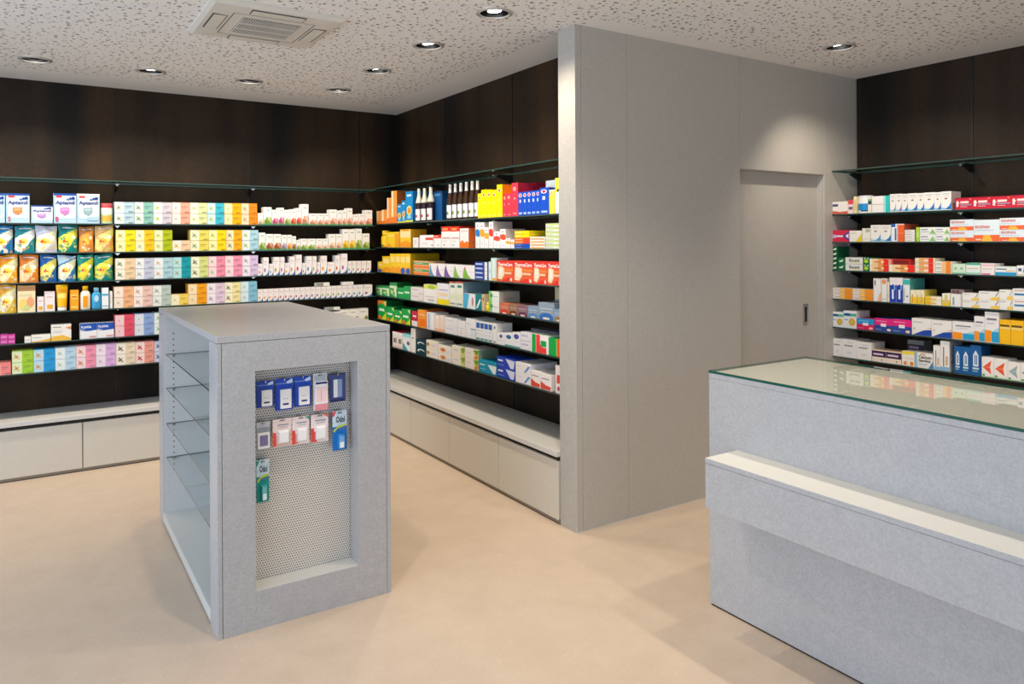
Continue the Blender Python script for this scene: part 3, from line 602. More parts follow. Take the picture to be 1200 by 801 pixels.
cs4 = ['#f4b684', '#efc8ba', '#bfcec2', '#f8d65c', '#f9a510', '#e8cfe0', '#f5e8a2', '#86c4da']; ms4 = ['#e8dcc8', '#d8a08a', '#9fb0a0', '#f0e6c0', '#f8dca0', '#b89ac0', '#7a6a3a', '#c4dce6']
nm = ['apricot', 'blush pink', 'grey green', 'butter yellow', 'tangerine', 'mauve', 'cream yellow', 'sky blue']
for i in range(8): P('L', 4, nm[i]+' herbal tea box', 'tea_box', tx4[i], tx4[i+1], [335.5, 334.8, 334, 344.3, 332.3, 331.5, 330.5, 329.4][i], cs4[i], tea(cs4[i], ms4[i]), n=1 if i == 3 else 2, d=.12)
xs = [301.4+6.18*i for i in range(21)]+[436]
for i in range(21): P('L', 4, 'slim white carton with blue swoosh', 'medicine_carton', xs[i], xs[i+1], 339-.046*(xs[i]-301), '#f6efec', swo([sw[1], sw[5], sw[3], sw[2], sw[6], sw[3]][i//4 % 6]), d=.07)
P('L', 4, 'small grey and white box lying on cartons', 'medicine_carton', 370, 386, 331, '#efece8', [('r', 0, 0, .55, 1, '#a8a49e'), ('r', .1, .3, .5, .7, '#8a8782')], zb=335.3, d=.05)
P('L', 4, 'small white box lying on cartons', 'medicine_carton', 401, 414, 330, '#f0ebe6', [('r', .2, .4, .8, .55, '#d8cfc8')], zb=333.9, d=.05)
# row 5
for a, b, w_ in ((-.5, 8.3, 'left'), (8.5, 17, 'right')): P('L', 5, 'small magenta box at %s of pair' % w_, 'medicine_carton', a, b, 392, '#d94fa6', [('r', .1, .4, .9, .6, '#f09acb'), ('r', 0, 0, 1, .12, '#b03a88')], n=2, d=.08)
P('L', 5, 'short flat white box', 'medicine_carton', 28, 35.8, 394.6, '#f2eee6', [('r', .2, .4, .8, .6, '#ddd6c8')])
P('L', 5, 'long flat white box with yellow wave', 'medicine_carton', 36, 58.8, 392.2, '#f5f1e6', [('p', [(0, 0), (1, 0), (1, .45), (.5, .2), (0, .12)], '#f2b93c'), ('r', .08, .6, .5, .7, '#b8b8b8')])
P('L', 5, 'white carton with yellow wave and orange corner', 'medicine_carton', 59.2, 83, 380, '#f4efe6', [('p', [(0, 0), (1, 0), (1, .12), (.6, .34), (0, .28)], '#f4c04a'), ('p', [(.7, .8), (1, .66), (1, .88)], '#e09a5a'), ('r', .08, .82, .5, .87, '#9a9a9a'), ('r', .1, .6, .6, .63, '#cfcfcf'), ('r', .1, .5, .55, .53, '#cfcfcf')])
fla = [('r', 0, .60, 1, 1, '#1b54b4'), ('p', [(0, .55), (1, .68), (1, .56), (.4, .5)], '#1b54b4'), ('t', 'FLAWA', .08, .68, .68, .84, '#f4f8fc'), ('r', .55, .08, .95, .18, '#e8a89a'), ('r', 0, 0, 1, .03, '#c8ccd4')]
ROWS('L', 5, ['blue and white wadding box at left of pair', 'blue and white wadding box at right of pair'], 'wadding_box', [93, 113.2, 133], [378.6, 377.6], '#f2f1f0', [fla, fla])
ROWS('L', 5, [a+' herbal tea box' for a in ('crimson', 'cornflower blue', 'mint')], 'tea_box', [134, 157, 180, 203], [368.4, 367, 365.6], ['#ea4f68', '#8eabdd', '#bce2da'], [tea('#ea4f68', '#f4d8d0'), tea('#8eabdd', '#e4e4ec'), tea('#bce2da', '#a8c8a0')], n=2, d=.12)
ROWS('L', 5, 'white carton with green leaf motif', 'medicine_carton', [386, 398, 409, 420, 431], [365, 362.8, 362, 361.2], '#f2ede4', [('r', .15, .7, .7, .78, '#b8b8b0'), ('d', .8, .25, .16, .16, '#6a8a4a'), ('d', .62, .22, .1, .1, '#e0b860')], d=.1)
P('L', 5, 'small grey and white box on leaf-motif cartons', 'medicine_carton', 382, 398, 359.8, '#f0ede8', [('r', 0, 0, .55, 1, '#8f9a92')], zb=363.2, d=.06)
# row 6
P('L', 6, 'single coral herbal tea box', 'tea_box', -12, 12, 425, '#f58a86', tea('#f58a86', '#f8d0b0'), d=.12)
cs6 = ['#a4d233', '#1f9fde', '#bcdcec', '#f79ab4', '#e0b4e2', '#f0dcbc', '#f0a090', '#5a6ab4']; ms6 = ['#e08a4a', '#f0a050', '#c8d8c0', '#e0824a', '#e6d0e6', '#6a4228', '#c8242c', '#3a4a9a']
nm = ['apple green', 'bright blue', 'frost blue', 'pink', 'orchid', 'cream and brown', 'red ringed', 'indigo']
ROWS('L', 6, [a+' herbal tea box' for a in nm], 'tea_box', [13, 38.3, 63.8, 88.3, 111.6, 135.2, 158.2, 180, 203], [410.6, 408.8, 406.6, 404.6, 402.6, 401.2, 399.8, 398.6], cs6, [tea(a, b) for a, b in zip(cs6, ms6)], n=2, d=.12)

# alcove, row 1
def org(k): return [('r', 0, 0, .35, 1, '#fbe3b8'), ('r', .5, .3, .8, .9, '#f29a4c'), ('r', 0, 0, 1, .2, '#f07c28')]
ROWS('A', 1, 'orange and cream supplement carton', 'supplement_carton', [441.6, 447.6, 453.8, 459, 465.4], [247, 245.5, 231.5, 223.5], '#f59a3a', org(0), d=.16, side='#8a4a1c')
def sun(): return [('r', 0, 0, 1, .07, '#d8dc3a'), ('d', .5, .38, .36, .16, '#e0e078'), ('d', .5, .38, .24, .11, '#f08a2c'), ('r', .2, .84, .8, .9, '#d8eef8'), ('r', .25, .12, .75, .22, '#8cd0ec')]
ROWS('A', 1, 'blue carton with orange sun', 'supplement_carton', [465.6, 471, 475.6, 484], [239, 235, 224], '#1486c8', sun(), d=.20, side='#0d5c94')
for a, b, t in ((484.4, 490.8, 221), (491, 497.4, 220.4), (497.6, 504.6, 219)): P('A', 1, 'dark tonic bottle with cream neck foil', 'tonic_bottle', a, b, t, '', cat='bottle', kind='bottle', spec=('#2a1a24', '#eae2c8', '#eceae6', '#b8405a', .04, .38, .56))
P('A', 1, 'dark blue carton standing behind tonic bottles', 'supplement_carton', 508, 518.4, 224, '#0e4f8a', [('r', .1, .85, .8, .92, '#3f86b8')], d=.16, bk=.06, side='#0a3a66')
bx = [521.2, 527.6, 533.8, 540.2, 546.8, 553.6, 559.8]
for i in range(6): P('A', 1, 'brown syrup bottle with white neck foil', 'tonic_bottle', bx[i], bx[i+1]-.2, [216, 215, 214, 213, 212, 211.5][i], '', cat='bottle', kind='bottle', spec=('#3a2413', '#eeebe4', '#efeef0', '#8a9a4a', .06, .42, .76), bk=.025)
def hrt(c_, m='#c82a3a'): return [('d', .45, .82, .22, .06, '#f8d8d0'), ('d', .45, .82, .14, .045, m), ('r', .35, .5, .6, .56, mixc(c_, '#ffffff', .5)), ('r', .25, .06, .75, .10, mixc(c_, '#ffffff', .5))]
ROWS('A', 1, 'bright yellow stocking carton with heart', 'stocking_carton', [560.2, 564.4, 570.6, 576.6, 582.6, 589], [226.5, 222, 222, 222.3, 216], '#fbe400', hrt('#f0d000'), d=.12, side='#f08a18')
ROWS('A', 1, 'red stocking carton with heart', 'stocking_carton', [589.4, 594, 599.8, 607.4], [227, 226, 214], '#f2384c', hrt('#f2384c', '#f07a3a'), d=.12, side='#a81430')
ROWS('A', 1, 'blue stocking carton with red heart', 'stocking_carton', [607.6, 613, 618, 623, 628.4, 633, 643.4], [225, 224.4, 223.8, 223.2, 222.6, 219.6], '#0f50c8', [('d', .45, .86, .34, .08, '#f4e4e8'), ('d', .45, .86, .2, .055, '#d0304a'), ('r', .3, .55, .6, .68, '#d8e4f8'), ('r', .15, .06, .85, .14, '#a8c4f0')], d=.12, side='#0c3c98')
P('A', 1, 'dark red carton behind blue stocking cartons', 'stocking_carton', 610, 628, 214.5, '#8c1024', [('d', .3, .9, .12, .05, '#c04a3a'), ('d', .75, .9, .12, .05, '#c04a3a')], d=.10, bk=.13)
P('A', 1, 'yellow stocking carton with white top', 'stocking_carton', 643.8, 650.6, 222, '#ecd84a', [('d', .3, .84, .3, .06, '#e8b8a8'), ('r', 0, .94, 1, 1, '#f0eee8')], d=.12)
P('A', 1, 'white carton behind yellow stocking carton', 'stocking_carton', 640, 652, 211, '#eeece8', [('r', .2, .8, .8, .84, '#d8d8d8')], d=.10, bk=.13)
P('A', 1, 'tall lime and white carton by partition', 'stocking_carton', 651, 657.5, 208, '#eceede', [('r', 0, .6, 1, 1, '#dcd83a'), ('d', .5, .65, .2, .04, '#4a3a2a')], d=.12)
# row 2
P('A', 2, 'yellow vitamin jar with yellow lid', 'vitamin_jar', 443, 452, 270, '#f6c818', [('r', 0, 0, 1, .12, '#e06a28'), ('d', .5, .14, .2, .1, '#3f9a4a')], cat='jar', kind='jar', spec='#e8c430')
P('A', 2, 'yellow vitamin carton beside jar', 'vitamin_carton', 452.4, 467.4, 271.6, '#f5cc20', [('r', .7, 0, 1, .9, '#ef9a1c'), ('p', [(0, 0), (.5, 0), (.2, .3)], '#f09a30'), ('r', .1, .7, .6, .8, '#f9e27a')], d=.1)
P('A', 2, 'large yellow and orange vitamin carton', 'vitamin_carton', 469, 481.4, 268.5, '#f8c828', [('r', 0, .55, 1, .9, '#f5dfa0'), ('p', [(0, 0), (1, 0), (1, .25), (.5, .4), (0, .25)], '#f29820'), ('r', .2, .92, .8, .97, '#e8742a')], d=.14, side='#c08a10')
P('A', 2, 'slim white carton', 'medicine_carton', 484, 490, 278.2, '#f3efec', [('r', .3, .3, .7, .8, '#d8d4dc')])
P('A', 2, 'long white carton with red letters', 'medicine_carton', 492, 508, 275.2, '#f6f4f2', [('r', .42, .6, .98, .8, '#dc4a38'), ('d', .9, .2, .05, .05, '#555555'), ('r', .1, .3, .6, .36, '#d8d8d8')], d=.12, side='#e0703a')
P('A', 2, 'white carton with red top stripe', 'medicine_carton', 508.4, 517, 275, '#f6f5f3', [('r', 0, .74, 1, 1, '#e02e20'), ('r', .1, .84, .6, .92, '#f8c0a8'), ('d', .6, .2, .05, .05, '#444444')], d=.12)
ROWS('A', 2, 'white carton with broad red top', 'medicine_carton', [517.4, 528, 538.6], 265.2, '#f6f5f2', [('r', 0, .77, 1, 1, '#e23018'), ('r', .1, .82, .7, .93, '#f59a60'), ('r', .1, .44, .95, .48, '#d07a5a'), ('d', .3, .13, .05, .04, '#444444'), ('r', .15, .3, .6, .33, '#d4d4d4')], d=.14, side='#b8180c')
P('A', 2, 'white carton with orange flame base', 'medicine_carton', 539, 549.2, 267.3, '#f5ede8', [('p', [(0, 0), (1, 0), (1, .30), (.75, .34), (.5, .26), (.3, .40), (0, .28)], '#f07a1c'), ('r', .1, .84, .9, .88, '#c8b8b0')], d=.17, side='#e06a28')
pk = [(557.2, 562.2, 260, '#1f80cc'), (562.4, 567.6, 260.2, '#f0a81c'), (567.8, 572.6, 266, '#f5b41c'), (573, 578, 259.4, '#e24034'), (578.2, 585.8, 271, '#e05038'), (586, 592.6, 268, '#e2542e'), (592.8, 598, 279, '#f0b030'), (598.4, 602.6, 280.5, '#e8b43c')]
cnm = {'#1f80cc': 'blue', '#f0a81c': 'amber', '#f5b41c': 'golden', '#e24034': 'red', '#e05038': 'coral', '#e2542e': 'vermilion', '#f0b030': 'ochre', '#e8b43c': 'straw'}
for a, b, t, c_ in pk: P('A', 2, 'white pharmacy carton with %s patch' % cnm[c_], 'medicine_carton', a, b, t, '#f5f3f1', [('p', [(0, .70), (.6, .74), (1, .66), (1, .46), (.6, .42), (0, .5)], c_), ('d', .5, .85, .12, .04, '#8a6aa0'), ('d', .5, .18, .2, .08, '#dde4ee'), ('r', 0, 0, .06, 1, '#d0ccc8')], d=.15, side='#c8bab4')
for lo, hi, c1, c2, nm_ in ((285.4, 291, '#1746a8', '#0f52c4', 'blue'), (278.4, 285.2, '#f07a28', '#f0402c', 'orange-red'), (270.2, 278.2, '#f2d410', '#fae000', 'yellow')):
    P('A', 2, 'flat %s box' % nm_, 'plaster_box', 603, 620.4, hi if hi == 0 else lo, c1, [('r', .6, 0, 1, 1, c2), ('r', .06, .35, .5, .6, mixc(c1, '#ffffff', .55))], n=2, d=.15, zb=0 if hi > 290 else hi+.15)
P('A', 2, 'flat white and orange box', 'plaster_box', 621, 638.6, 277, '#f4ead8', [('r', .08, .0, .95, .35, '#f0b060'), ('r', .08, .35, .95, .45, '#e08a50')], n=4, d=.15)
P('A', 2, 'flat pale green plaster box', 'plaster_box', 639.6, 657.4, 261.4, '#e6ead4', [('r', .05, .62, .95, .92, '#c6dc6a'), ('r', .05, .2, .5, .36, '#b8c4a8')], n=6, d=.12)
# row 3
def yl(bl): return [('r', .1, .55, .9, .85, '#fae08a'), ('p', [(0, 0), (1, 0), (1, .28), (.5, .36), (0, .2)], '#f5a01c')]+([('d', .5, .12, .42, .16, '#2b5cc0')] if bl else [])
P('A', 3, 'short yellow vitamin carton with blue base', 'vitamin_carton', 442.4, 447.8, 306.4, '#f6cf24', yl(1))
P('A', 3, 'medium yellow vitamin carton', 'vitamin_carton', 448, 456.6, 300.2, '#f7ca1c', yl(0), d=.14)
ROWS('A', 3, ['tall yellow vitamin carton']*2+['tall yellow vitamin carton with blue base']*2, 'vitamin_carton', [457, 463, 469, 475, 480.8], 297, '#f8cc20', [yl(0), yl(0), yl(1), yl(1)], d=.26, side='#b89410')
P('A', 3, 'flat green and orange banded box', 'medicine_carton', 484.4, 502.4, 305.4, '#e8a878', [('r', 0, 0, 1, .28, '#f07a22'), ('r', 0, .5, 1, .76, '#2aa05a'), ('r', .1, .6, .6, .68, '#c8e0c8')], n=2, d=.14, top='#1f9a50')
def spike(c1, c2): return [('p', [(0, 0), (.72, 0), (.45, .25), (.28, .60), (.18, .95), (.06, .7), (0, .3)], c1), ('p', [(.08, .72), (.18, .95), (.24, .72)], c2), ('r', .55, .5, .9, .54, '#d8d0d8')]
ROWS('A', 3, [a+' white carton with curved spike' for a in ('blue-printed', 'violet-printed', 'purple-printed', 'green-printed', 'lime-printed')], 'medicine_carton', [503, 511, 520.4, 531.4, 542.4, 556], [308.6, 309, 309.6, 310.2, 311], '#f6f2f2', [spike('#5f96c0', '#3f76b0'), spike('#8f6ab4', '#c05a8a'), spike('#7a5aa8', '#b04a7a'), spike('#8fbf58', '#c0b060'), spike('#86c04a', '#e05a4a')], d=.12)
P('A', 3, 'flat navy tablet box', 'tablet_box', 556.4, 571, 306.8, '#22449c', [('r', .05, .35, .62, .7, '#c4d0ec'), ('r', .78, 0, 1, 1, '#f0eef0')], n=4, d=.13)
P('A', 3, 'slim white and mint carton', 'medicine_carton', 572.4, 575, 306.4, '#e4f0ec', [('r', .2, .4, .8, .6, '#b8dcd2')])
P('A', 3, 'tall mint carton with orange base', 'medicine_carton', 575.2, 581.8, 302, '#c0e4da', [('r', .3, .1, .7, .95, '#e0f0ea'), ('r', .2, 0, 1, .12, '#f5b060')])
def thc(): return [('r', 0, .74, 1, 1, '#e23a30'), ('t', 'ThermaCare', .07, .74, .95, .90, '#fdf4ee'), ('p', [(.06, .12), (.30, .08), (.46, .30), (.50, .62), (.30, .72), (.10, .70)], '#f6dcb4'), ('p', [(.14, .30), (.34, .24), (.40, .60), (.16, .64)], '#ecebdc'), ('r', .45, .50, 1, .62, '#f0883c'), ('r', .5, .36, .9, .46, '#f8c8a0'), ('p', [(.25, .0), (1, 0), (1, .16), (.7, .2)], '#e8362a'), ('r', .82, .04, .95, .18, '#f8d0c0')]
ROWS('A', 3, 'red and orange heat wrap carton', 'heat_wrap_carton', [582, 601.4, 624.4, 641, 658], [305, 305.4, 305.8, 306.2], '#f0603c', thc(), d=.12, side='#c02418', top='#c82a20')
# row 4
def pat(): return [('r', 0, .62, 1, .8, '#cfeac0'), ('d', .3, .35, .22, .16, '#a8d888'), ('d', .75, .5, .18, .2, '#e0f0b0'), ('d', .6, .18, .2, .1, '#7ac48a'), ('r', .75, .05, .95, .4, '#d8f0d0')]
ROWS('A', 4, 'patterned green herbal pack', 'herbal_carton', [440, 448, 456.4, 465], [334.4, 335, 331], '#2f8f4a', pat(), d=.14, side='#0f5a2a')
ROWS('A', 4, 'plain green herbal pack', 'herbal_carton', [465.4, 473, 480.4], [337, 335.2], '#10a050', [('r', .1, .45, .9, .6, '#c8f0d0')], d=.16, side='#0c6a34')
P('A', 4, 'flat greyish white tablet box', 'tablet_box', 481, 496, 336.6, '#e8e2e0', [('r', .1, .6, .6, .7, '#c8a8a8'), ('r', .7, .1, .95, .2, '#b8b8b8')], n=2, d=.13)
P('A', 4, 'white carton with lime top', 'medicine_carton', 496.4, 511.6, 333.2, '#f0eeea', [('r', 0, .76, 1, 1, '#e2e86a'), ('d', .6, .86, .3, .1, '#a8c83a'), ('r', .1, .3, .8, .36, '#d8cccc'), ('r', .3, .1, .8, .2, '#c8c8c8')], d=.12)
P('A', 4, 'white carton with yellow base', 'medicine_carton', 512, 526, 332, '#f0edf0', [('r', 0, 0, 1, .26, '#f5e018'), ('r', .1, .68, .9, .71, '#8a7ac0'), ('r', .1, .4, .9, .56, '#f5dcb8')], d=.12)
ROWS('A', 4, 'cream carton with red lid and green print', 'medicine_carton', [526.4, 534, 542.4], 329.8, '#eeeee0', [('r', 0, .94, 1, 1, '#e0705a'), ('r', .2, .76, .8, .86, '#4a8a8a'), ('r', .1, .08, .9, .14, '#8aa89a'), ('r', .1, .3, .9, .5, '#e2ecc8')], d=.22, side='#7a96a4', top='#d85a3a')
P('A', 4, 'blue and white nasal spray box', 'medicine_carton', 542.8, 556.6, 344.2, '#e6eef2', [('p', [(0, 0), (.3, 0), (.5, 1), (0, 1)], '#4fb4dc'), ('d', .78, .5, .08, .3, '#c88a8a')], n=1, d=.12)
P('A', 4, 'teal carton with white cross stroke', 'medicine_carton', 557, 564, 344.2, '#0f7f84', [('p', [(.05, .1), (.35, .1), (.9, .65), (.7, .7)], '#eef4f0')], d=.12)
P('A', 4, 'beige striped carton', 'medicine_carton', 564.2, 567.2, 344.4, '#d8c09a', [('d', .6, .7, .3, .12, '#b06a3a')], d=.12)
P('A', 4, 'small round yellow cream jar', 'cream_jar', 567.4, 572.2, 354, '#f0dc14', [], cat='jar', kind='jar', spec='#f2e04a')
P('A', 4, 'white and green ointment box', 'medicine_carton', 572.6, 584.6, 341.4, '#eef2ea', [('r', 0, 0, .3, 1, '#8ccf6a'), ('d', .25, .6, .14, .18, '#4a9a5a'), ('r', .4, .5, .9, .56, '#b8c4c8')], n=2, d=.16, side='#b8b8a8')
def dome(c1, c2): return [('d', .5, .12, .46, .28, c2), ('r', .3, .02, .7, .14, '#e8e0c8'), ('r', .1, .62, .9, .68, mixc(c1, '#ffffff', .5)), ('r', .15, .45, .85, .5, mixc(c1, '#ffffff', .35))]
ROWS('A', 4, [a+' bandage box with domed print' for a in ('orange red', 'brown', 'plum', 'steel blue', 'large slate blue', 'pale blue')], 'bandage_box', [585.4, 596, 606.2, 618, 630.6, 649, 657.6], [355, 356, 357.5, 358.5, 354.6, 362], ['#cf7050', '#9a7458', '#8a6670', '#8a9cb0', '#8f9fae', '#8aa0b4'],
     [dome('#cf7050', '#d83a30'), dome('#9a7458', '#7a3a28'), dome('#8a6670', '#6a3a58'), dome('#8a9cb0', '#5a8abf'), dome('#8f9fae', '#2f6fb8'), dome('#8aa0b4', '#a07a4a')], d=.12)
P('A', 4, 'cream carton standing behind by partition', 'bandage_box', 650, 657.6, 336, '#d8cda8', [('r', .1, .5, .9, .6, '#7a8a9a')], d=.08, bk=.12)
# row 5
def gum(): return [('p', [(.0, .0), (.55, 0), (.2, .3)], '#f0781c'), ('p', [(.45, 0), (1, 0), (1, .5)], '#d8e028'), ('d', .5, .52, .46, .34, '#0fa848'), ('p', [(.72, .95), (1, 1), (1, .7)], '#e8e890'), ('r', .18, .44, .8, .58, '#e8f8e0')]
ROWS('A', 5, ['tall green chewing gum carton with orange top']+['green and yellow chewing gum carton']*3, 'gum_carton', [442.2, 452.2, 461.2, 470.2, 480.4], [352, 359.6, 363.4, 362], '#12a04a', [[('r', 0, .72, 1, 1, '#f08a2c')]+gum(), gum(), gum(), gum()], d=.16, side='#0b5a2a')
P('A', 5, 'crimson and white carton', 'medicine_carton', 482, 488.8, 364.6, '#c4284e', [('r', 0, 0, 1, .36, '#f0e8e8'), ('r', .2, .62, .8, .74, '#f8dce4')], d=.12)
P('A', 5, 'orange carton', 'medicine_carton', 489.2, 499.2, 363, '#f59a34', [('r', .1, .1, .9, .5, '#f27a1c'), ('r', .2, .7, .8, .78, '#fbd0a0')], d=.16, side='#c84a18')
P('A', 5, 'white and lilac-blue carton', 'medicine_carton', 499.6, 508.6, 366, '#e8ecf0', [('r', .15, .05, .4, .95, '#b8c0dc'), ('r', .6, .1, .9, .9, '#f6f4f0')], d=.12)
ROWS('A', 5, 'pale peach carton with rounded print', 'medicine_carton', [509, 514.8, 520.4], 369.2, '#f2ddd0', [('d', .5, .88, .4, .1, '#f6ece6'), ('r', 0, 0, 1, .16, '#f0b890'), ('r', .4, .2, .6, .8, '#f8e4dc')], d=.12)
P('A', 5, 'plain white tablet box', 'tablet_box', 520.8, 535.4, 372.4, '#eeedf0', [('r', .1, .6, .7, .7, '#d0d4e0')], n=2, d=.12)
P('A', 5, 'plain white carton with grey stroke', 'tablet_box', 535.8, 545, 376, '#eeeef0', [('r', .2, .5, .8, .54, '#c8ccd8'), ('r', .4, .1, .5, .4, '#c8c8d0')], d=.12)
P('A', 5, 'tall white carton with teal line', 'medicine_carton', 545.4, 556.6, 373.2, '#f0f0f2', [('r', .5, .45, 1, .5, '#3f7aa0'), ('r', .1, .7, .5, .74, '#c8ccd8'), ('r', .5, .1, 1, .4, '#dce8ee')], d=.16)
ROWS('A', 5, 'slim white carton with blue window', 'medicine_carton', [557.4, 562, 566.8, 571.6, 576.4], [375.8, 376.6, 377.4, 378.2], '#eef0f2', [('r', .08, .64, .92, .92, '#2c62b4'), ('d', .5, .52, .1, .03, '#444a6a'), ('r', .1, .03, .9, .12, '#4aa0a0'), ('r', .15, .3, .85, .33, '#d0d0d0')], d=.12)
ROWS('A', 5, 'slim white carton with grey dot', 'medicine_carton', [576.8, 581.6], 378.8, '#efedea', [('d', .5, .8, .2, .08, '#7a7e86'), ('r', .3, .04, .7, .1, '#3a3a50')], d=.12)
ROWS('A', 5, ['white carton with violet badge', 'white carton with teal badge', 'white carton with indigo badge'], 'medicine_carton', [582, 591, 600, 609], [390, 390.2, 389.4], '#f0eff2', [[('d', .5, .74, .2, .16, '#5a5a8a'), ('r', .1, .35, .8, .4, '#dcd8d8')], [('d', .5, .72, .34, .16, '#2a6a9a'), ('r', 0, 0, 1, .12, '#3fa09a')], [('d', .5, .74, .34, .17, '#4a50a8'), ('r', 0, 0, 1, .1, '#3fa09a'), ('r', .2, .38, .8, .44, '#d8e0d0')]], d=.12)
P('A', 5, 'white and lavender tablet box', 'tablet_box', 609.4, 620.6, 389, '#e8e6ee', [('r', .1, .5, .8, .7, '#c4bcd8'), ('r', 0, 0, 1, .04, '#888888')], n=2, d=.12)
P('A', 5, 'large green, red and white carton', 'bandage_box', 621, 642.2, 392, '#f6f2f0', [('r', .08, 0, .30, 1, '#12a848'), ('p', [(.32, 0), (.88, 0), (.88, .32), (.60, .36), (.54, .5), (.54, 1), (.32, 1)], '#f0443a'), ('r', .58, .38, .88, .70, '#12a848')], d=.10, top='#d8e8d8')
P('A', 5, 'large green and orange carton by partition', 'bandage_box', 642.6, 657.8, 396.5, '#10a848', [('r', .62, 0, 1, 1, '#f4602a'), ('r', .58, 0, .64, 1, '#c8d060')], d=.10, top='#12a04a')
P('A', 5, 'long grey carton lying behind green carton', 'bandage_box', 622, 653, 386.5, '#7a7c86', [('d', .86, .6, .05, .2, '#1f4a5a')], d=.08, bk=.14)
# row 6
ROWS('A', 6, 'white carton with red lid and dark figures', 'medicine_carton', [459.4, 465.2, 471], [388.2, 389.6], '#f2e6e2', [('r', 0, .82, 1, 1, '#f6f4f2'), ('r', .25, .3, .5, .6, '#4a3a34'), ('r', .6, .3, .8, .62, '#6a7a4a'), ('r', 0, 0, 1, .14, '#f0c8c0')], d=.14, top='#c01838')
P('A', 6, 'white carton with aqua corner', 'medicine_carton', 471.4, 480.6, 391, '#eef2f2', [('p', [(0, 0), (.7, 0), (0, .45)], '#3fa8b4'), ('r', 0, .8, 1, 1, '#9ad8e4'), ('d', .7, .45, .18, .12, '#6a5a8a')], d=.14, top='#58c0d8')
P('A', 6, 'tall slim white carton', 'medicine_carton', 481, 486.4, 384.6, '#f0eeea', [('d', .4, .6, .14, .04, '#55504a'), ('r', .3, .7, .6, .9, '#d8d8d8')], d=.14, side='#9a9690')
P('A', 6, 'dark teal box with white swirl', 'medicine_carton', 486.8, 498.6, 398.2, '#143f4e', [('d', .5, .5, .34, .26, '#dce8ea'), ('d', .54, .42, .28, .2, '#143f4e')], n=2, d=.13)
P('A', 6, 'cream box with brown seal', 'medicine_carton', 499, 512.6, 399, '#f0eade', [('d', .14, .5, .14, .22, '#b08a4a'), ('r', .4, .4, .8, .55, '#dcc8e0')], n=2, d=.13)
P('A', 6, 'white box with orange blossom', 'medicine_carton', 513, 528.6, 405.2, '#f2eee8', [('d', .35, .45, .24, .3, '#f2b080'), ('d', .35, .45, .1, .14, '#b8643a'), ('p', [(.6, .2), (1, .4), (1, .6), (.7, .5)], '#d8e8f4')], n=2, d=.12)
P('A', 6, 'white box with olive leaves', 'medicine_carton', 529, 544, 405.4, '#f2efe4', [('r', .68, 0, 1, 1, '#d8dc8a'), ('p', [(.68, .8), (.85, .3), (1, .6), (1, 1)], '#8aa832'), ('r', .1, .5, .5, .58, '#c8c8c8')], n=2, d=.12)
P('A', 6, 'white box with green and orange leaves', 'medicine_carton', 544.4, 560, 408.4, '#f3ede8', [('r', .65, 0, 1, 1, '#e0e090'), ('p', [(.62, .9), (.85, .4), (1, .7), (1, 1)], '#6aa032'), ('p', [(.65, .1), (.9, .6), (1, .3), (.9, 0)], '#e08a3a'), ('r', .1, .55, .45, .6, '#d8b8c0')], n=2, d=.16, side='#8aa08a')
P('A', 6, 'turquoise box with white wedge', 'medicine_carton', 560.4, 581, 423.2, '#0f94b8', [('p', [(.5, .75), (1, .75), (.95, .1), (.82, .05)], '#e4f4f4'), ('r', .06, .6, .35, .7, '#d8f0f4'), ('r', .06, .25, .4, .32, '#8cd0e0')], d=.14)
P('A', 6, 'royal blue box with white wedge', 'medicine_carton', 581.6, 603, 419, '#1640b8', [('p', [(.48, .92), (.98, .85), (.92, .08), (.75, .06)], '#d8dcf4'), ('r', .06, .58, .34, .74, '#e4e8fa'), ('r', .06, .2, .4, .28, '#7a96e0')], n=2, d=.14)
P('A', 6, 'white box with blue diagonal', 'medicine_carton', 603.4, 621, 425, '#eeecf0', [('p', [(.55, .1), (.68, .1), (.98, .75), (.84, .8)], '#6a96d0'), ('r', .1, .6, .4, .66, '#d8d0b0')], n=2, d=.2)
ROWS('A', 6, 'white carton with red swoosh base', 'medicine_carton', [621.4, 632.6, 645.4], [434.5, 438.5], '#f2ecea', [('p', [(0, .06), (.15, .02), (.9, .04), (.95, .25), (.5, .3), (0, .5)], '#e04a34'), ('r', .1, .68, .8, .74, '#8a8486')], d=.16)
P('A', 6, 'tall red and white carton by partition', 'medicine_carton', 650, 658, 428, '#f0e4e2', [('r', .2, .36, 1, .66, '#e0483c'), ('r', .3, .1, .6, .24, '#b02a3a')], d=.14)

# counter-side wall, row 1
P('R', 1, 'white carton with red base and blue letters', 'medicine_carton', 975, 993.8, 236, '#eee6e0', [('p', [(0, 0), (1, 0), (1, .22), (.5, .18), (0, .28)], '#d8604a'), ('r', .05, .62, .4, .8, '#4a4a7a')], d=.2)
P('R', 1, 'red and white carton', 'medicine_carton', 994.2, 1000.2, 234, '#f0dcd8', [('r', 0, .68, 1, 1, '#e0464c'), ('r', .1, .3, .9, .5, '#7a5a7a')], d=.18)
P('R', 1, 'slim cream carton', 'medicine_carton', 1000.6, 1004.4, 230, '#ead9a4', [('r', .3, .2, .7, .8, '#d8c080')], d=.12)
P('R', 1, 'white tin with blue band', 'powder_tin', 1004.8, 1016.8, 229, '#eceef0', [('r', 0, .18, 1, .62, '#1c8cd0'), ('r', .4, .1, 1, .2, '#33405a')], cat='tin', kind='can')
P('R', 1, 'small cream carton with dark top', 'medicine_carton', 1017.2, 1021.6, 233, '#ece6da', [('r', 0, .62, 1, 1, '#2a4a5a'), ('r', 0, .86, 1, 1, '#8ab05a')], d=.1)
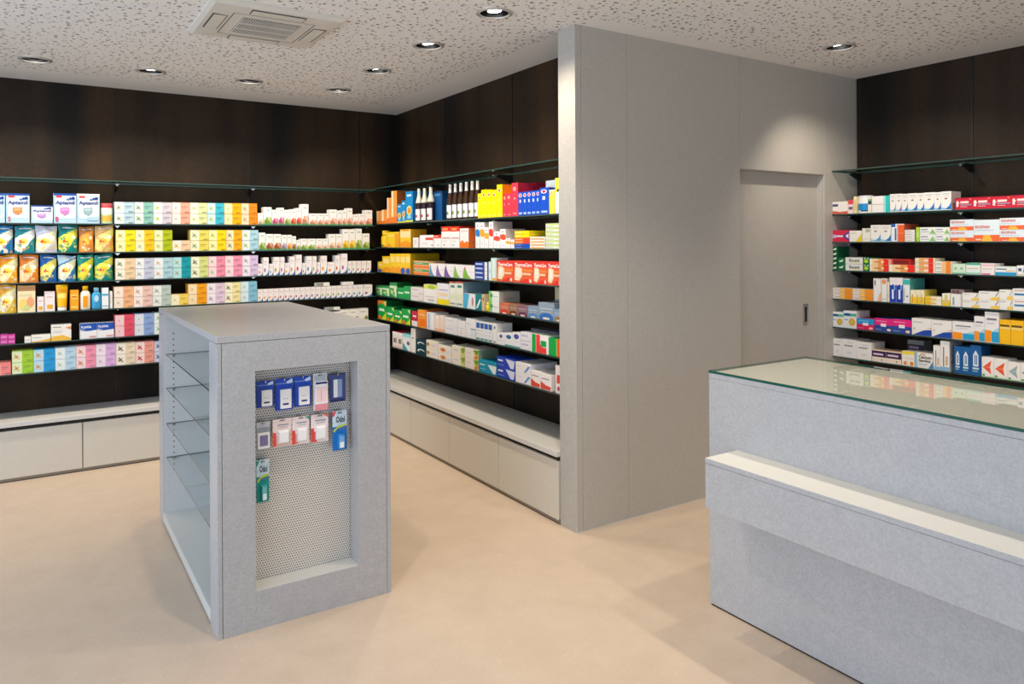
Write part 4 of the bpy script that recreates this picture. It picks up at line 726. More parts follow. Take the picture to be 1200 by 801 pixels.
P('R', 1, 'white carton fading to turquoise', 'medicine_carton', 1022, 1042.4, 229.4, '#eeeae6', [('r', .80, 0, 1, 1, '#2cc0c0'), ('r', .66, 0, .8, 1, '#a4dcd8'), ('r', .05, 0, .6, .03, '#b8a8a0')], n=2, d=.1)
def swb(c_='#1678c4'): return [('p', [(0, .04), (.5, .10), (.8, .22), (1, .44), (1, .04)], c_), ('p', [(0, .04), (.4, .06), (.6, .1), (0, .16)], '#8cd0ea'), ('d', .5, .62, .16, .04, '#8a6a4a'), ('r', .15, .86, .85, .89, '#a8a4b0'), ('r', .3, .76, .8, .785, '#c8b8b8')]
ROWS('R', 1, 'white carton with blue curved base', 'medicine_carton', [1043, 1050, 1057, 1064, 1075.2, 1083.2, 1095, 1103, 1115], [227.2, 226.8, 227, 226.2, 226, 225.2, 225, 224], '#f0ede8', [swb('#8aa8b8'), swb('#8a7ab8')]+[swb()]*6, d=.12, side='#c8c4c4')
def rdb(): return [('r', .30, .52, .78, .70, '#f6dcd8'), ('d', .13, .62, .07, .12, '#f6ece8'), ('r', .06, .24, .19, .56, '#f2dcd8'), ('r', .14, .5, .24, .58, '#f6ece8'), ('r', .30, .34, .95, .44, '#9a94b0'), ('r', .30, .2, .7, .26, '#f0a8a8'), ('d', .88, .86, .06, .07, '#f0784a'), ('r', 0, .96, 1, 1, '#a8122a')]
ROWS('R', 1, 'red carton with white figure', 'medicine_carton', [1119.6, 1140, 1162.2, 1185.4, 1208], [231.4, 230.4, 229.4, 228], '#d01c3a', rdb(), d=.1)
# row 2
P('R', 2, 'magenta red carton with white bone', 'medicine_carton', 975.4, 995, 269.6, '#d82a4c', [('r', .2, .42, .9, .56, '#e4e4f4'), ('d', .14, .48, .12, .16, '#c4b4e0'), ('p', [(.66, .55), (1, .95), (1, .05), (.66, .45)], '#4a3a8a'), ('p', [(.78, .5), (.98, .72), (.98, .28)], '#e8e4f4')], d=.2, top='#c02040')
P('R', 2, 'white carton with yellow triangle', 'medicine_carton', 995.4, 1010, 270, '#eeebe0', [('p', [(.5, 0), (1, 0), (1, .75)], '#f0cc2c'), ('r', .1, .75, .6, .8, '#b8b0a0')], d=.12)
P('R', 2, 'cream carton with grey window', 'medicine_carton', 1010.4, 1020, 267.2, '#ece8da', [('r', .4, .7, .95, .95, '#b8b4a4'), ('r', .1, .2, .8, .24, '#d8d4c8')], d=.12)
ROWS('R', 2, 'white carton with small blue swoosh', 'medicine_carton', [1020.4, 1032, 1044], 263.4, '#eeebe4', [swb('#4a9ad0'), swb()], d=.12)
P('R', 2, 'white carton with vertical blue letters', 'medicine_carton', 1044.4, 1051.6, 262, '#e8ecf0', [('r', 0, .82, .7, 1, '#2a5cb0'), ('r', .6, .08, .85, .75, '#4a5a8a')], d=.12)
P('R', 2, 'orange and white carton', 'medicine_carton', 1052, 1059.8, 262, '#f2ece8', [('r', .05, 0, 1, .95, '#f0622c'), ('r', .05, .45, 1, .5, '#f48a5c')], d=.18, side='#c0563a')
P('R', 2, 'flat white tablet box', 'tablet_box', 1060.2, 1072, 269, '#eee8e0', [('r', .1, .4, .7, .6, '#b8aca4')], n=4, d=.1)
P('R', 2, 'slim lime green carton', 'medicine_carton', 1073.4, 1077.8, 266, '#a8d23c', [('r', .2, .3, .8, .7, '#c4e070')], d=.1)
ROWS('R', 2, ['left white box with green triangles', 'right white box with green triangles'], 'tablet_box', [1078, 1096.6, 1113], 266, '#eef0ea', [('r', .06, .62, .5, .74, '#5a5a9a'), ('r', .06, .3, .6, .38, '#8a8aa8'), ('p', [(.6, .1), (1, .1), (.82, .75)], '#8cc46a')], n=2, d=.12)
def rio(one): return [('r', 0, 0, 1, .30 if one else .36, '#ee6a34'), ('p', [(.3, 0), (.75, 0), (.62, .3), (.4, .3)], '#f8b83c'), ('r', .08, .06, .3, .12, '#f8d8c0'), ('t', 'RIOPAN', .06, .60 if one else .66, .62, .74 if one else .88, '#d86a5a'), ('r', .06, .5, .8, .53, '#c0c8d8')]
ROWS('R', 2, ['flat pale blue antacid box left', 'large pale blue antacid box', 'flat pale blue antacid box right'], 'antacid_box', [1113.4, 1141, 1171.6, 1202], [257, 257.2, 255], '#e0ecf2', [rio(0), rio(1), rio(0)], d=.1)
for it in items[-3:]:
    if 'flat' in it['desc']: it['n'] = 2; it['h'] /= 2
# row 3
P('R', 3, 'dark green box end with white mark', 'lozenge_box', 974.4, 981.4, 289, '#0f5a34', [('p', [(.2, .3), (.7, .3), (.9, .75), (.4, .6)], '#e4eee0')], n=5, d=.14)
P('R', 3, 'green box with pale mark', 'lozenge_box', 982, 990.2, 302, '#0f6a3e', [('p', [(.1, .5), (.8, .75), (.6, .35), (.2, .35)], '#e8f0d8')], n=2, d=.14)
exc = [('t', 'Excent', .22, .30, .82, .76, '#1f4a3a'), ('d', .65, .2, .22, .1, '#f2dcae'), ('r', 0, .96, 1, 1, '#b8b4ac')]
P('R', 3, 'long white box with dark green letters', 'lozenge_box', 990.6, 1011, 301.2, '#e8e8e0', exc, n=2, d=.14)
P('R', 3, 'green box with lime circle', 'lozenge_box', 1011.2, 1018.6, 301.2, '#0f6a3e', [('d', .5, .42, .34, .28, '#b4d430'), ('d', .3, .82, .1, .1, '#e8f0e0'), ('d', .8, .82, .1, .1, '#e8f0e0')], n=2, d=.14)
def pen(): return [('r', .12, 0, .45, 1, '#f8d49a'), ('r', .45, 0, .72, 1, '#f59a50'), ('r', .72, 0, 1, 1, '#f03018'), ('r', .25, .4, .6, .62, '#d08a5a'), ('d', .68, .5, .08, .2, '#f8d8b0')]
P('R', 3, 'white to red fading ointment box', 'ointment_box', 1019, 1041.4, 303, '#f2ece2', pen(), n=2, d=.12)
P('R', 3, 'single long white to red ointment box', 'ointment_box', 1041.8, 1071.8, 310, '#f4f0e6', pen(), d=.12)
P('R', 3, 'red box lying on the long ointment box', 'ointment_box', 1042, 1067.4, 303.4, '#b82018', [('r', .02, .05, .05, .9, '#f6dcd0'), ('r', .10, .05, .12, .9, '#f6dcd0'), ('r', .2, .1, .9, .8, '#7a1a14')], d=.1, zb=310, bk=.01)
P('R', 3, 'striped orange and red ointment box', 'ointment_box', 1072.2, 1095.6, 302.2, '#f4e2c8', [('r', .2, 0, .68, 1, '#f2a860'), ('r', .68, 0, .92, 1, '#ee3020'), ('r', .45, .3, .68, .7, '#f6dcd4'), ('r', .1, .2, .4, .4, '#c0d0a0')], n=3, d=.12)
P('R', 3, 'white to orange fading box', 'ointment_box', 1096, 1115.2, 306.2, '#f2ece0', [('r', .4, 0, .65, 1, '#f6c486'), ('r', .65, 0, .95, 1, '#f08a24'), ('r', .06, .3, .36, .5, '#9a948a')], n=3, d=.12)
P('R', 3, 'pale green box with two crosses', 'medicine_carton', 1115.6, 1131.4, 309, '#d4e8d0', [('d', .25, .55, .1, .14, '#8cc09a'), ('d', .7, .55, .1, .14, '#8cc09a'), ('r', 0, 0, 1, .12, '#6ab08a')], d=.12)
P('R', 3, 'mint banded white box', 'medicine_carton', 1131.8, 1148.8, 308, '#e4eee4', [('r', 0, .84, 1, 1, '#3cb090'), ('r', 0, .04, 1, .16, '#8cd0ba'), ('r', .08, .5, .9, .56, '#e0a8a0')], d=.12)
P('R', 3, 'pink banded white box', 'medicine_carton', 1149.2, 1165.4, 308.4, '#f0e8e2', [('r', 0, .78, 1, .9, '#f0b4c4'), ('r', .05, .0, .7, .14, '#e070a0'), ('r', .1, .5, .8, .55, '#c8b8a8')], d=.12)
P('R', 3, 'white box with blue base stripe', 'medicine_carton', 1166, 1190.8, 312.2, '#e6ecea', [('r', 0, 0, 1, .36, '#149ad0'), ('r', .06, .66, .55, .78, '#6a7a8a'), ('r', .5, .45, .95, .6, '#f0c8a0')], d=.12)
P('R', 3, 'white box with dark letter and green corner', 'medicine_carton', 1191.2, 1206, 311, '#ececee', [('r', .12, .45, .4, .75, '#4a5a7a'), ('p', [(.5, .3), (.8, .5), (.8, 1), (.6, 1)], '#3a9a6a'), ('r', 0, 0, 1, .2, '#d8ccb8')], d=.12)
# row 4
def wo(): return [('r', .34, 0, .6, 1, '#f8c470'), ('r', .6, 0, 1, 1, '#f7960c'), ('r', .06, .4, .34, .6, '#d0a8a0'), ('r', .0, .95, 1, 1, '#e0b890')]
ROWS('R', 4, ['white to amber flat box left', 'white to amber flat box right'], 'tablet_box', [976, 999, 1022.8], [337.2, 338.6], '#efe8e2', wo(), n=3, d=.12)
P('R', 4, 'tall white carton with peach hand print', 'medicine_carton', 1023.2, 1032.2, 326, '#eeeae6', [('p', [(.5, 0), (1, 0), (1, .4), (.8, .35)], '#f0b48a'), ('r', .15, .7, .3, .92, '#5a6a4a')], d=.12)
P('R', 4, 'tall white carton with orange circle', 'medicine_carton', 1032.6, 1039, 326, '#eceae6', [('d', .5, .86, .4, .11, '#f0905a'), ('r', .2, .1, .8, .14, '#c8c4c0')], d=.12)
P('R', 4, 'thin cream carton', 'medicine_carton', 1039.3, 1041.9, 330, '#eee4cc', [('r', .2, .2, .8, .4, '#d8d0c0')], d=.12)
ROWS('R', 4, 'tall white and blue carton', 'medicine_carton', [1042.2, 1049.8, 1057.6], [325, 325.2], '#f0e8ea', [('p', [(0, 0), (1, 0), (1, .72), (.75, .68), (.5, .74), (.25, .68), (0, .72)], '#1640a8'), ('r', .35, .14, .65, .52, '#e0e8f8'), ('r', .7, .5, .85, .68, '#8cc4e8')], d=.12)
P('R', 4, 'tall white and turquoise carton', 'medicine_carton', 1058, 1066, 326.4, '#e8ecec', [('r', 0, .76, 1, .97, '#3cbcb4'), ('r', .1, .1, .2, .6, '#8a8a94'), ('d', .6, .28, .14, .04, '#5a6478')], d=.18, side='#58b0a8')
ROWS('R', 4, 'slim white and yellow carton', 'medicine_carton', [1066.4, 1073, 1078, 1083], 339.6, '#f2e8c8', [('r', 0, 0, 1, .5, '#f6cc2c'), ('r', .3, .1, .5, .7, '#d8983a')], d=.15, side='#d8c84a')
P('R', 4, 'flat yellow to white box', 'tablet_box', 1083.8, 1103, 347.4, '#f4ecd8', [('r', 0, 0, .35, 1, '#f4cc18'), ('r', .35, 0, .6, 1, '#f8e0a0'), ('r', .1, .35, .7, .5, '#e0902c')], n=2, d=.12)
P('R', 4, 'yellow and white upright carton', 'medicine_carton', 1103.6, 1113, 343.6, '#f2eed8', [('r', 0, 0, 1, .48, '#f0c81c'), ('r', .3, .2, .7, .9, '#d8c890')], d=.12)
P('R', 4, 'white carton with grey strip', 'medicine_carton', 1113.4, 1126.4, 344.4, '#eceae6', [('r', .2, .1, .35, .75, '#8a98a8'), ('r', .9, 0, 1, 1, '#d4d0cc')], d=.12)
P('R', 4, 'pinkish carton stored behind white carton', 'medicine_carton', 1114, 1130, 339, '#d8b4ac', [('r', .1, .8, .3, .95, '#b05a5a'), ('r', .4, .8, .6, .95, '#b05a5a')], d=.1, bk=.14)
def yd(): return [('p', [(.62, 0), (1, 0), (1, .42), (.7, .36), (.55, .2)], '#f4cc50'), ('p', [(.80, .45), (.84, .45), (.98, .95), (.94, .95)], '#4a5a78'), ('r', .06, .78, .5, .84, '#a8a8b0')]
def yb(): return [('r', .1, .4, .7, .58, '#2a78b8'), ('r', .8, 0, 1, .6, '#f6d060'), ('r', .1, .82, .8, .88, '#c08a8a')]
ROWS('R', 4, ['small white box with yellow swoosh', 'long white box with yellow swoosh', 'short white box with yellow swoosh', 'white box with blue oval'], 'tablet_box', [1127, 1146.6, 1170.6, 1186.2, 1206], [343.2, 341.4, 339.4, 338.2], '#efece6', [yd(), yd(), yd(), yb()], n=2, d=.12)
# row 5
def eye(): return [('d', .66, .36, .26, .22, '#e0a838'), ('d', .66, .36, .12, .1, '#c8c45a'), ('r', .06, .45, .36, .5, '#8aa0c8'), ('r', 0, .70, 1, .86, '#5ab890'), ('p', [(0, .72), (.3, .98), (.6, .72)], '#2050a8'), ('r', 0, .86, 1, 1, '#eef0f0')]
ROWS('R', 5, ['left white carton with golden oval', 'right white carton with golden oval'], 'medicine_carton', [975, 988, 1003.2], [365.2, 364], '#e8ecea', eye(), d=.16, top='#f0f0f0')
def ktz(a, b, d2=True): return [('r', 0, .5, 1, 1, a), ('r', .35, .38, .66, .62, '#f2e8f0'), ('r', .08, .76, .7, .82, mixc(a, '#ffffff', .55)), ('r', .06, .12, .4, .18, mixc(b, '#ffffff', .4)), ('d', .82, .16, .12, .1, '#f0d0c0')]
P('R', 5, 'blue over magenta carton', 'medicine_carton', 1003.6, 1024, 373, '#d81c58', ktz('#1898d4', '#d81c58'), d=.14)
ROWS('R', 5, ['left pink over navy carton', 'right pink over navy carton'], 'medicine_carton', [1024.4, 1045, 1067.6], [373, 374], '#2c4a98', ktz('#e8207c', '#2c4a98'), d=.14)
ROWS('R', 5, ['left white carton with blue hill base', 'right white carton with blue hill base'], 'medicine_carton', [1068, 1091.2, 1115], [373, 375.4], '#efece6', [('p', [(0, 0), (1, 0), (1, .38), (.6, .32), (.2, .1)], '#1648a8'), ('r', .08, .76, .55, .8, '#a8a4a0'), ('p', [(.7, .42), (1, .44), (1, .5)], '#e8a070'), ('d', .12, .4, .03, .04, '#c85a3a')], d=.14)
def obl(): return [('r', 0, .02, .46, .40, '#f8960c'), ('r', .48, .02, 1, .36, '#1fa0d4'), ('p', [(.48, .36), (1, .36), (1, .52)], '#a8d4e8'), ('r', .15, .74, .85, .80, '#7a7a84'), ('r', .15, .62, .7, .65, '#c8c8cc')]
ROWS('R', 5, ['wide white carton with orange and blue base', 'narrow white carton with orange and blue base', 'tall white carton with orange and blue base'], 'medicine_carton', [1115.4, 1141.2, 1153.4, 1170.2], [377, 370.4, 365.4], '#eeecec', obl(), d=.14)
ROWS('R', 5, 'plain golden yellow carton', 'medicine_carton', [1170.6, 1183.8, 1199, 1214], [374.4, 375.4, 376.6], '#f8bc08', [('r', .06, .72, .9, .80, '#5a4618'), ('r', .04, .62, .96, .70, '#f8d878')], d=.14)
# row 6
ROWS('R', 6, ['left plain white carton with grey script', 'middle plain white carton with grey script', 'right plain white carton with grey script'], 'medicine_carton', [975, 986, 1003, 1020.6], [396.4, 397.6, 400.6], '#eeebe8', [('r', .15, .62, .75, .70, '#9a969a'), ('d', .5, .28, .2, .08, '#dcdce4'), ('r', .4, .82, .8, .85, '#c0bcbc')], d=.16)
cpl = [('r', 0, .42, 1, .94, '#3a2248'), ('r', .1, .58, .8, .74, '#d8c0d8'), ('r', 0, 0, 1, .42, '#ecdccc'), ('d', .7, .2, .04, .08, '#8a6a4a')]
ROWS('R', 6, ['left purple-banded vitamin box', 'right purple-banded vitamin box'], 'vitamin_carton', [1021, 1037.6, 1055.6], [410, 412], '#ecdccc', cpl, d=.12, top='#f0c8a8')
P('R', 6, 'grey vitamin box with dark band, behind', 'vitamin_carton', 1063, 1082, 398.4, '#7e8484', [('r', 0, .55, 1, .82, '#2a2038'), ('r', .1, .64, .7, .74, '#8a8098')], d=.1, bk=.12)
ROWS('R', 6, ['left white carton with yellow top and orange fruit', 'right white carton with yellow top and orange fruit'], 'vitamin_carton', [1056, 1062.8, 1071], [411, 411.6], '#efeade', [('r', 0, .80, 1, 1, '#f2dc3c'), ('d', .6, .18, .28, .14, '#e8832c'), ('r', .1, .5, .9, .54, '#d8c8b0')], d=.1)
P('R', 6, 'white calcium carton with black lettering', 'calcium_carton', 1071.6, 1092.6, 413.4, '#eceae4', [('r', 0, 0, .14, 1, '#9cc4dc'), ('t', 'Calcium', .20, .62, .92, .84, '#26242a'), ('t', 'Sandoz', .20, .40, .88, .60, '#26242a'), ('r', .2, .22, .7, .30, '#b8c8d4'), ('p', [(.74, 0), (1, 0), (1, .5)], '#4a86c0'), ('r', .3, .9, .6, .96, '#d8903c')], d=.12)
ROWS('R', 6, ['shorter white carton with brown stripes', 'taller white carton with brown stripes'], 'medicine_carton', [1093, 1101.2, 1112], [404.4, 399.4], '#ecebe8', [('r', .3, .15, .42, .8, '#6a625c'), ('r', .6, .2, .8, .5, '#d0a87a'), ('r', 0, 0, 1, .14, '#8cb8d8')], d=.15, side='#cfccd0')
def lady(): return [('p', [(.25, .3), (.75, .3), (.75, .68), (.5, .84), (.25, .68)], '#dce8f2'), ('r', .40, .36, .48, .68, '#0f5c9c'), ('r', .54, .36, .62, .68, '#0f5c9c'), ('r', .2, .2, .8, .26, '#c0dcec'), ('r', .2, .12, .7, .16, '#8cb8d8')]
ROWS('R', 6, 'deep blue carton with white arch', 'medicine_carton', [1117.4, 1125.6, 1136.4, 1149], [405.4, 406.2, 404.4], '#0d5c9e', lady(), d=.12, side='#0a4a80')
def fish(c_): return [('p', [(.08, .48), (.8, .85), (.68, .52), (.78, .15)], c_), ('p', [(.12, .48), (.7, .54), (.68, .48)], mixc(c_, '#ffffff', .4)), ('r', .06, .04, .26, .14, '#4a9a5a'), ('r', 0, 0, 1, .05, '#b8dca8')]
ROWS('R', 6, ['left white carton with orange dart', 'right white carton with orange dart', 'left white carton with grey dart', 'right white carton with grey dart'], 'medicine_carton', [1149.6, 1164, 1180, 1195, 1211], [418.2, 420.4, 424.2, 425.6], '#f0eeea', [fish('#ee5a34'), fish('#ee5a34'), fish('#9ab0b8'), fish('#8ab4bc')], d=.12)

def lotion(w, h, body, prims, cap):
    r = w/2; dp = .55
    mb = MB().lathe([(r*.9, 0), (r, h*.05), (r, h*.62), (r*.85, h*.74), (r*.42, h*.82)], 22, lambda j, a: body, sy=dp)
    b = mb.mesh('lotion_bottle', MT['plastic'], True, True)
    cp = MB().lathe([(r*.55, h*.82), (r*.55, h*.98), (r*.45, h)], 18, lambda j, a: cap, sy=.8).mesh('cap', MT['plastic'], True, True)
    lb = decals(MB(), prims, w*.8, h*.8, y=-r*dp-.0002); return b, [('cap', cp), ('label_sticker', lb.mesh('label_sticker', MT['card'], True))]
def tube(w, h, body):
    mb = MB(); n = 20; L = 10
    for j in range(L+1):
        t = j/L; rx = w/2*(.80+.20*t); ry = w/2*.62*(1-t**1.6)+.002
        for i in range(n): a = 2*PI*i/n; mb.v.append((rx*math.cos(a), ry*math.sin(a), h*(.15+.85*t)))
    for j in range(L):
        for i in range(n):
            mb.f.append((j*n+i, j*n+(i+1) % n, (j+1)*n+(i+1) % n, (j+1)*n+i)); mb.mi.append(0)
            a = 2*PI*(i+.5)/n; mb.c.append('#fbdc78' if (4 <= j <= 5 and math.sin(a) < -.5) else ('#f0981c' if j == 7 and math.sin(a) < -.6 else body))
    mb.f.append(tuple(L*n+i for i in range(n))); mb.c.append(body); mb.mi.append(0)
    cp = MB().lathe([(w*.36, 0), (w*.38, h*.02), (w*.38, h*.15)], 20, lambda j, a: '#f3f0ea', sy=.8).mesh('cap', MT['plastic'], True, True)
    return mb.mesh('squeeze_tube', MT['film'], True, True), [('cap', cp)]
def jar(w, h, body, prims, lid):
    r = w/2; cf = lambda j, a: body
    b = MB().lathe([(r*.92, 0), (r, h*.04), (r, h*.62), (r*.8, h*.70)], 22, cf).mesh('jar', MT['plastic'], True, True)
    l = MB().lathe([(r*.82, h*.72), (r*.84, h*.76), (r*.84, h*.97), (r*.78, h)], 22, lambda j, a: lid).mesh('lid', MT['plastic'], True, True)
    out = [('lid', l)]
    if prims: out.append(('label_sticker', wrap(r+.0005, h*.04, h*.60, body, prims)))
    return b, out
def wrap(r, z0, z1, base, prims):
    mb = MB(); n, m_ = 24, 12
    for j in range(m_+1):
        for i in range(n+1):
            a = -PI+PI*i/n; mb.v.append((r*math.cos(a), r*math.sin(a), z0+(z1-z0)*j/m_))
    for j in range(m_):
        for i in range(n):
            mb.f.append((j*(n+1)+i, j*(n+1)+i+1, (j+1)*(n+1)+i+1, (j+1)*(n+1)+i)); mb.mi.append(0); mb.c.append(paint(prims, base, (i+.5)/n, (j+.5)/m_))
    return mb.mesh('label_sticker', MT['card'], True, True)
def can(w, h, body, prims):
    r = w/2
    b = MB().lathe([(r*.98, 0), (r, h*.015), (r, h*.94), (r*.97, h*.95)], 24, lambda j, a: body).mesh('tin', MT['plastic'], True, True)
    l = MB().lathe([(r*1.01, h*.93), (r*1.01, h*.985), (r*.96, h)], 24, lambda j, a: prims[0][-1] if prims[0][2] > .5 else '#e8e8ea').mesh('lid', MT['plastic'], True, True)
    return b, [('lid', l), ('label_sticker', wrap(r+.0005, h*.02, h*.92, body, prims))]

ORD = ['first', 'second', 'third', 'fourth', 'fifth', 'sixth', 'seventh', 'eighth', 'ninth', 'tenth', 'eleventh', 'twelfth', 'thirteenth', 'fourteenth', 'fifteenth', 'sixteenth', 'seventeenth', 'eighteenth', 'nineteenth', 'twentieth', 'twenty-first']
same = {}
for it in items: same.setdefault((it['wl'], it['row'], it['desc']), []).append(it)
for k, v in same.items():
    v.sort(key=lambda i: i['px'])
    for i, it in enumerate(v): it['ord'] = '' if len(v) == 1 else (' %s from left' % ORD[i])
seen = {}
for it in items:
    w, h, d = it['w'], it['h'], it['d']; kind = it['kind']; parts = []
    if kind == 'box': me = carton(it['name'], w, h-.0006, d, it['body'], it['prims'], it['side'], it['top'])
    elif kind == 'pouch': me = pouch(it['name'], w, h, d, it['body'], it['prims'])
    elif kind == 'bottle': me, parts = bottle_parts(w, h, it['spec'])
    elif kind == 'lotion': me, parts = lotion(w, h, it['body'], it['prims'], it['spec'])
    elif kind == 'tube': me, parts = tube(w, h, it['body'])
    elif kind == 'jar': me, parts = jar(w, h, it['body'], it['prims'], it['spec'])
    elif kind == 'can': me, parts = can(w, h, it['body'], it['prims'])
    rnd_ = kind in ('bottle', 'lotion', 'tube', 'jar', 'can')
    off = {'bottle': w/2, 'lotion': w*.28, 'tube': w*.31, 'jar': w/2, 'can': w/2}.get(kind, 0) if rnd_ else 0
    ox, oy = (0, off) if it['wl'] == 'L' else (off, 0)
    for s in range(it['n']):
        o = link(it['name'], me, None, (it['pos'][0]+ox, it['pos'][1]+oy, it['z0']+s*h), it['rz'])
        for pn, pm in parts: link(pn, pm, o)
        st = ''
        if it['n'] == 2: st = (', lower of pair', ', upper of pair')[s]
        elif it['n'] > 2: st = ', '+('bottom' if s == 0 else 'top' if s == it['n']-1 else ORD[s]+' from bottom')+' of stack'
        lab = '%s%s%s, %s %s shelf' % (it['desc'], it['ord'], st, ROW[it['row']-1], WALL[it['wl']][4])
        nw = len(lab.split())
        if nw > 16 or nw < 4 or lab in seen: print('LABEL', nw, lab)
        seen[lab] = 1
        tag(o, lab, it['cat'], '%s on the %s %s shelf' % (it['name'].replace('_', ' ')+('s' if not it['name'].endswith('x') else 'es'), ROW[it['row']-1], WALL[it['wl']][4]))

# ------------------------------------------------------------------ packs hanging in the niche of the display unit
SY = gy0+ND                                     # perforated sheet plane
def hang(label, name, x0, x1, yt, yb_, body, prims, kind, cat='hanging pack', dp=.030, tilt=0.):
    pl = SY-dp-.006; a, b = back(x0, (yt+yb_)/2, 1, pl), back(x1, (yt+yb_)/2, 1, pl)
    zt = back((x0+x1)/2, yt, 1, pl).z; zb_ = back((x0+x1)/2, yb_, 1, pl).z; w = b.x-a.x; h = zt-zb_; xc = (a.x+b.x)/2
    if xc-w/2 < NX0+.003: xc = NX0+.003+w/2
    r = empty(name, (xc, pl, zb_), tilt); tag(r, label, cat, 'packs hanging in the perforated niche')
    if kind == 'bag':      # blue header bag holding a white pack
        link('bag', decals(MB().quadbox(-w/2, w/2, 0, .004, 0, h, body), [('r', 0, .82, 1, .86, mixc(body, '#ffffff', .35)), ('p', [(.6, .88), (.95, .98), (.98, .86), (.7, .82)], '#c8dcf4'), ('r', .02, .02, .06, .84, mixc(body, '#000000', .3))], w, h).mesh('bag', MT['film'], True), r)
        link('inner_pack', decals(MB().quadbox(-w*.24, w*.36, -.012, 0, h*.06, h*.66, '#eeecea'), [('r', .2, .18, .75, .28, '#2a3a78'), ('r', .2, .5, .7, .54, '#c8c8cc')], w*.6, h*.6, y=-.012, x0=-w*.24).mesh('inner_pack', MT['card'], True), r)
        for v in r.children[-1].data.vertices:
            if v.co.y < -.0121: v.co.z += h*.06
    else:
        link('backing_card', decals(MB().quadbox(-w/2, w/2, 0, .0012, 0, h, body), prims+[('r', .36, .93, .64, .965, '#55555c')], w, h).mesh('backing_card', MT['card'], True), r)
        if kind == 'box': link('box', decals(MB().quadbox(-w*.46, w*.46, -.018, 0, 0, h*.80, '#f0eeee'), [('r', 0, 0, 1, .22, '#e0909a'), ('r', .05, .90, .95, .97, '#2a2c70'), ('r', .1, .3, .9, .8, '#f2d4d4'), ('r', .45, .34, .52, .72, '#d8a8b0')], w*.92, h*.80, y=-.018).mesh('box', MT['card'], True), r)
        if kind in ('blister', 'dental', 'spray'):
            bl = MB(); bw, b0, b1, bd = (w*.30, .10*h, .58*h, .014) if kind != 'spray' else (w*.24, .03*h, .42*h, .022)
            cx = .06*w if kind != 'spray' else .04*w
            cc = {'blister': '#c8d0d8', 'dental': '#eceaea', 'spray': mixc(body, '#ffffff', .12)}[kind]
            prof = [(1.0, 0.), (.92, .7), (.75, 1.)]
            for k_, (s_, t_) in enumerate(prof):
                zc = (b0+b1)/2; hh = (b1-b0)/2
                bl.v += [(cx-bw*s_, -bd*t_, zc-hh*s_), (cx+bw*s_, -bd*t_, zc-hh*s_), (cx+bw*s_, -bd*t_, zc+hh*s_), (cx-bw*s_, -bd*t_, zc+hh*s_)]
            for k_ in range(2):
                for i in range(4): bl.f.append((k_*4+i, k_*4+(i+1) % 4, (k_+1)*4+(i+1) % 4, (k_+1)*4+i)); bl.c.append(cc); bl.mi.append(0)
            bl.f.append((8, 9, 10, 11)); bl.c.append(mixc(cc, '#ffffff', .3)); bl.mi.append(0)
            link('blister', bl.mesh('blister', MT['film'], True), r)
            if kind == 'spray': link('bottle_label', MB().quadbox(cx-bw*.6, cx+bw*.6, -bd-.001, -bd*.8, b0+.01, b0+.035, '#e8f0f4').mesh('bottle_label', MT['card'], True), r)
    pz = zb_+h*.945
    hk = link('peg_hook', MB().quadbox(-.002, .002, -dp-.014, 0, -.002, .002).quadbox(-.002, .002, -dp-.014, -dp-.010, .002, .008).quadbox(-.012, .012, -.002, 0, -.008, .008).mesh('peg_hook', MT['steel']), g)
    hk.location = (xc-(gx0+gx1)/2, SY-(gy0+gy1)/2, pz)
DB = '#1c48b4'
hang('leftmost dark blue bag with white pack in top hanging row', 'floss_bag', 300.5, 321, 446, 477, DB, [], 'bag')
hang('middle dark blue bag with white pack in top hanging row', 'floss_bag', 322.5, 343.5, 443, 480, DB, [], 'bag')
hang('rightmost dark blue bag with white pack in top hanging row', 'floss_bag', 344.6, 364.6, 440.5, 475.5, DB, [], 'bag')
hang('pink and white boxed pack hanging beside the blue bags', 'hanging_box', 367, 383.2, 437, 479.5, '#d4d8de', [('r', .1, .82, .9, .95, '#b8bec8')], 'box')
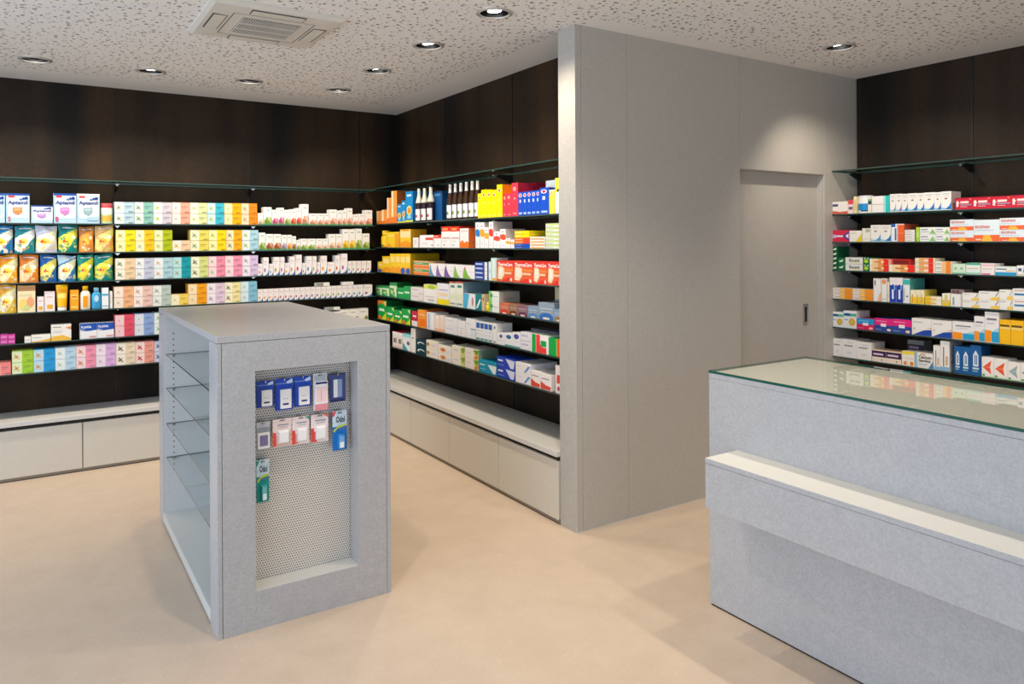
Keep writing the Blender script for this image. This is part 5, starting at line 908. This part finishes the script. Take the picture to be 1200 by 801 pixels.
hang('navy blister pack with white strip at top right of niche', 'blister_pack', 386, 405, 437, 470, '#3d4a86', [('r', .25, .15, .5, .78, '#eef0f4'), ('r', .5, .15, .78, .78, '#8fa2c0'), ('r', 0, .97, 1, 1, '#15182c'), ('r', .1, 0, .9, .08, '#1f2860')], 'plain')
hang('grey blister pack with small white box, middle hanging row', 'blister_pack', 300.4, 316.4, 494, 527, '#8f98a4', [('r', .12, .04, .98, .62, '#eceaea'), ('r', .25, .14, .85, .52, '#7a78a4'), ('r', 0, .80, 1, 1, '#b8bcc6')], 'plain')
def dent(c_): return [('r', 0, .02, .18, .52, '#e24a3c'), ('r', .18, .02, .34, .40, c_), ('r', .25, .76, .85, .80, '#8a90a4'), ('r', .3, .68, .8, .71, '#c0b8b8'), ('r', 0, .90, 1, 1, '#e8d4d2')]
hang('red-edged white dental card with orange blister', 'dental_card', 319.6, 341.6, 490.4, 522.4, '#ead6d0', dent('#eab0a0')+[('r', .36, .06, .95, .44, '#e8b494'), ('r', .55, .16, .82, .36, '#c4d4e0')], 'dental')
hang('red-edged white dental card with green corner', 'dental_card', 342.4, 362.4, 487.6, 520, '#ecdedc', dent('#e88a88')+[('p', [(.7, .98), (1, .98), (1, .86)], '#3f9a7a')], 'dental')
hang('red-edged white dental card with red corner', 'dental_card', 364.4, 384.6, 485, 517.6, '#eddedd', dent('#d85a5a')+[('p', [(.65, 1), (1, 1), (1, .86)], '#e06a58')], 'dental')
def odol(c1): return [('r', 0, .60, 1, 1, '#c2d8e4'), ('p', [(0, .98), (.28, 1), (.1, .86), (0, .86)], '#d8404e' if c1[1] == '1' and c1[3] == '7' else '#2f9a8a'), ('t', 'Odol', .24, .70, .86, .86, '#1c2a44'), ('p', [(.05, .52), (.4, .62), (.95, .66), (.9, .60), (.4, .56), (.1, .46)], '#b8cc3c'), ('r', .3, .52, .9, .56, mixc(c1, '#8a6aa8', .5))]
hang('blue breath spray blister card at right of niche', 'spray_card', 389.6, 406.4, 480.8, 527, '#1673c4', odol('#1673c4'), 'spray')
hang('teal green breath spray blister card alone below', 'spray_card', 300.4, 315.4, 538, 588, '#12908c', odol('#12908c'), 'spray')
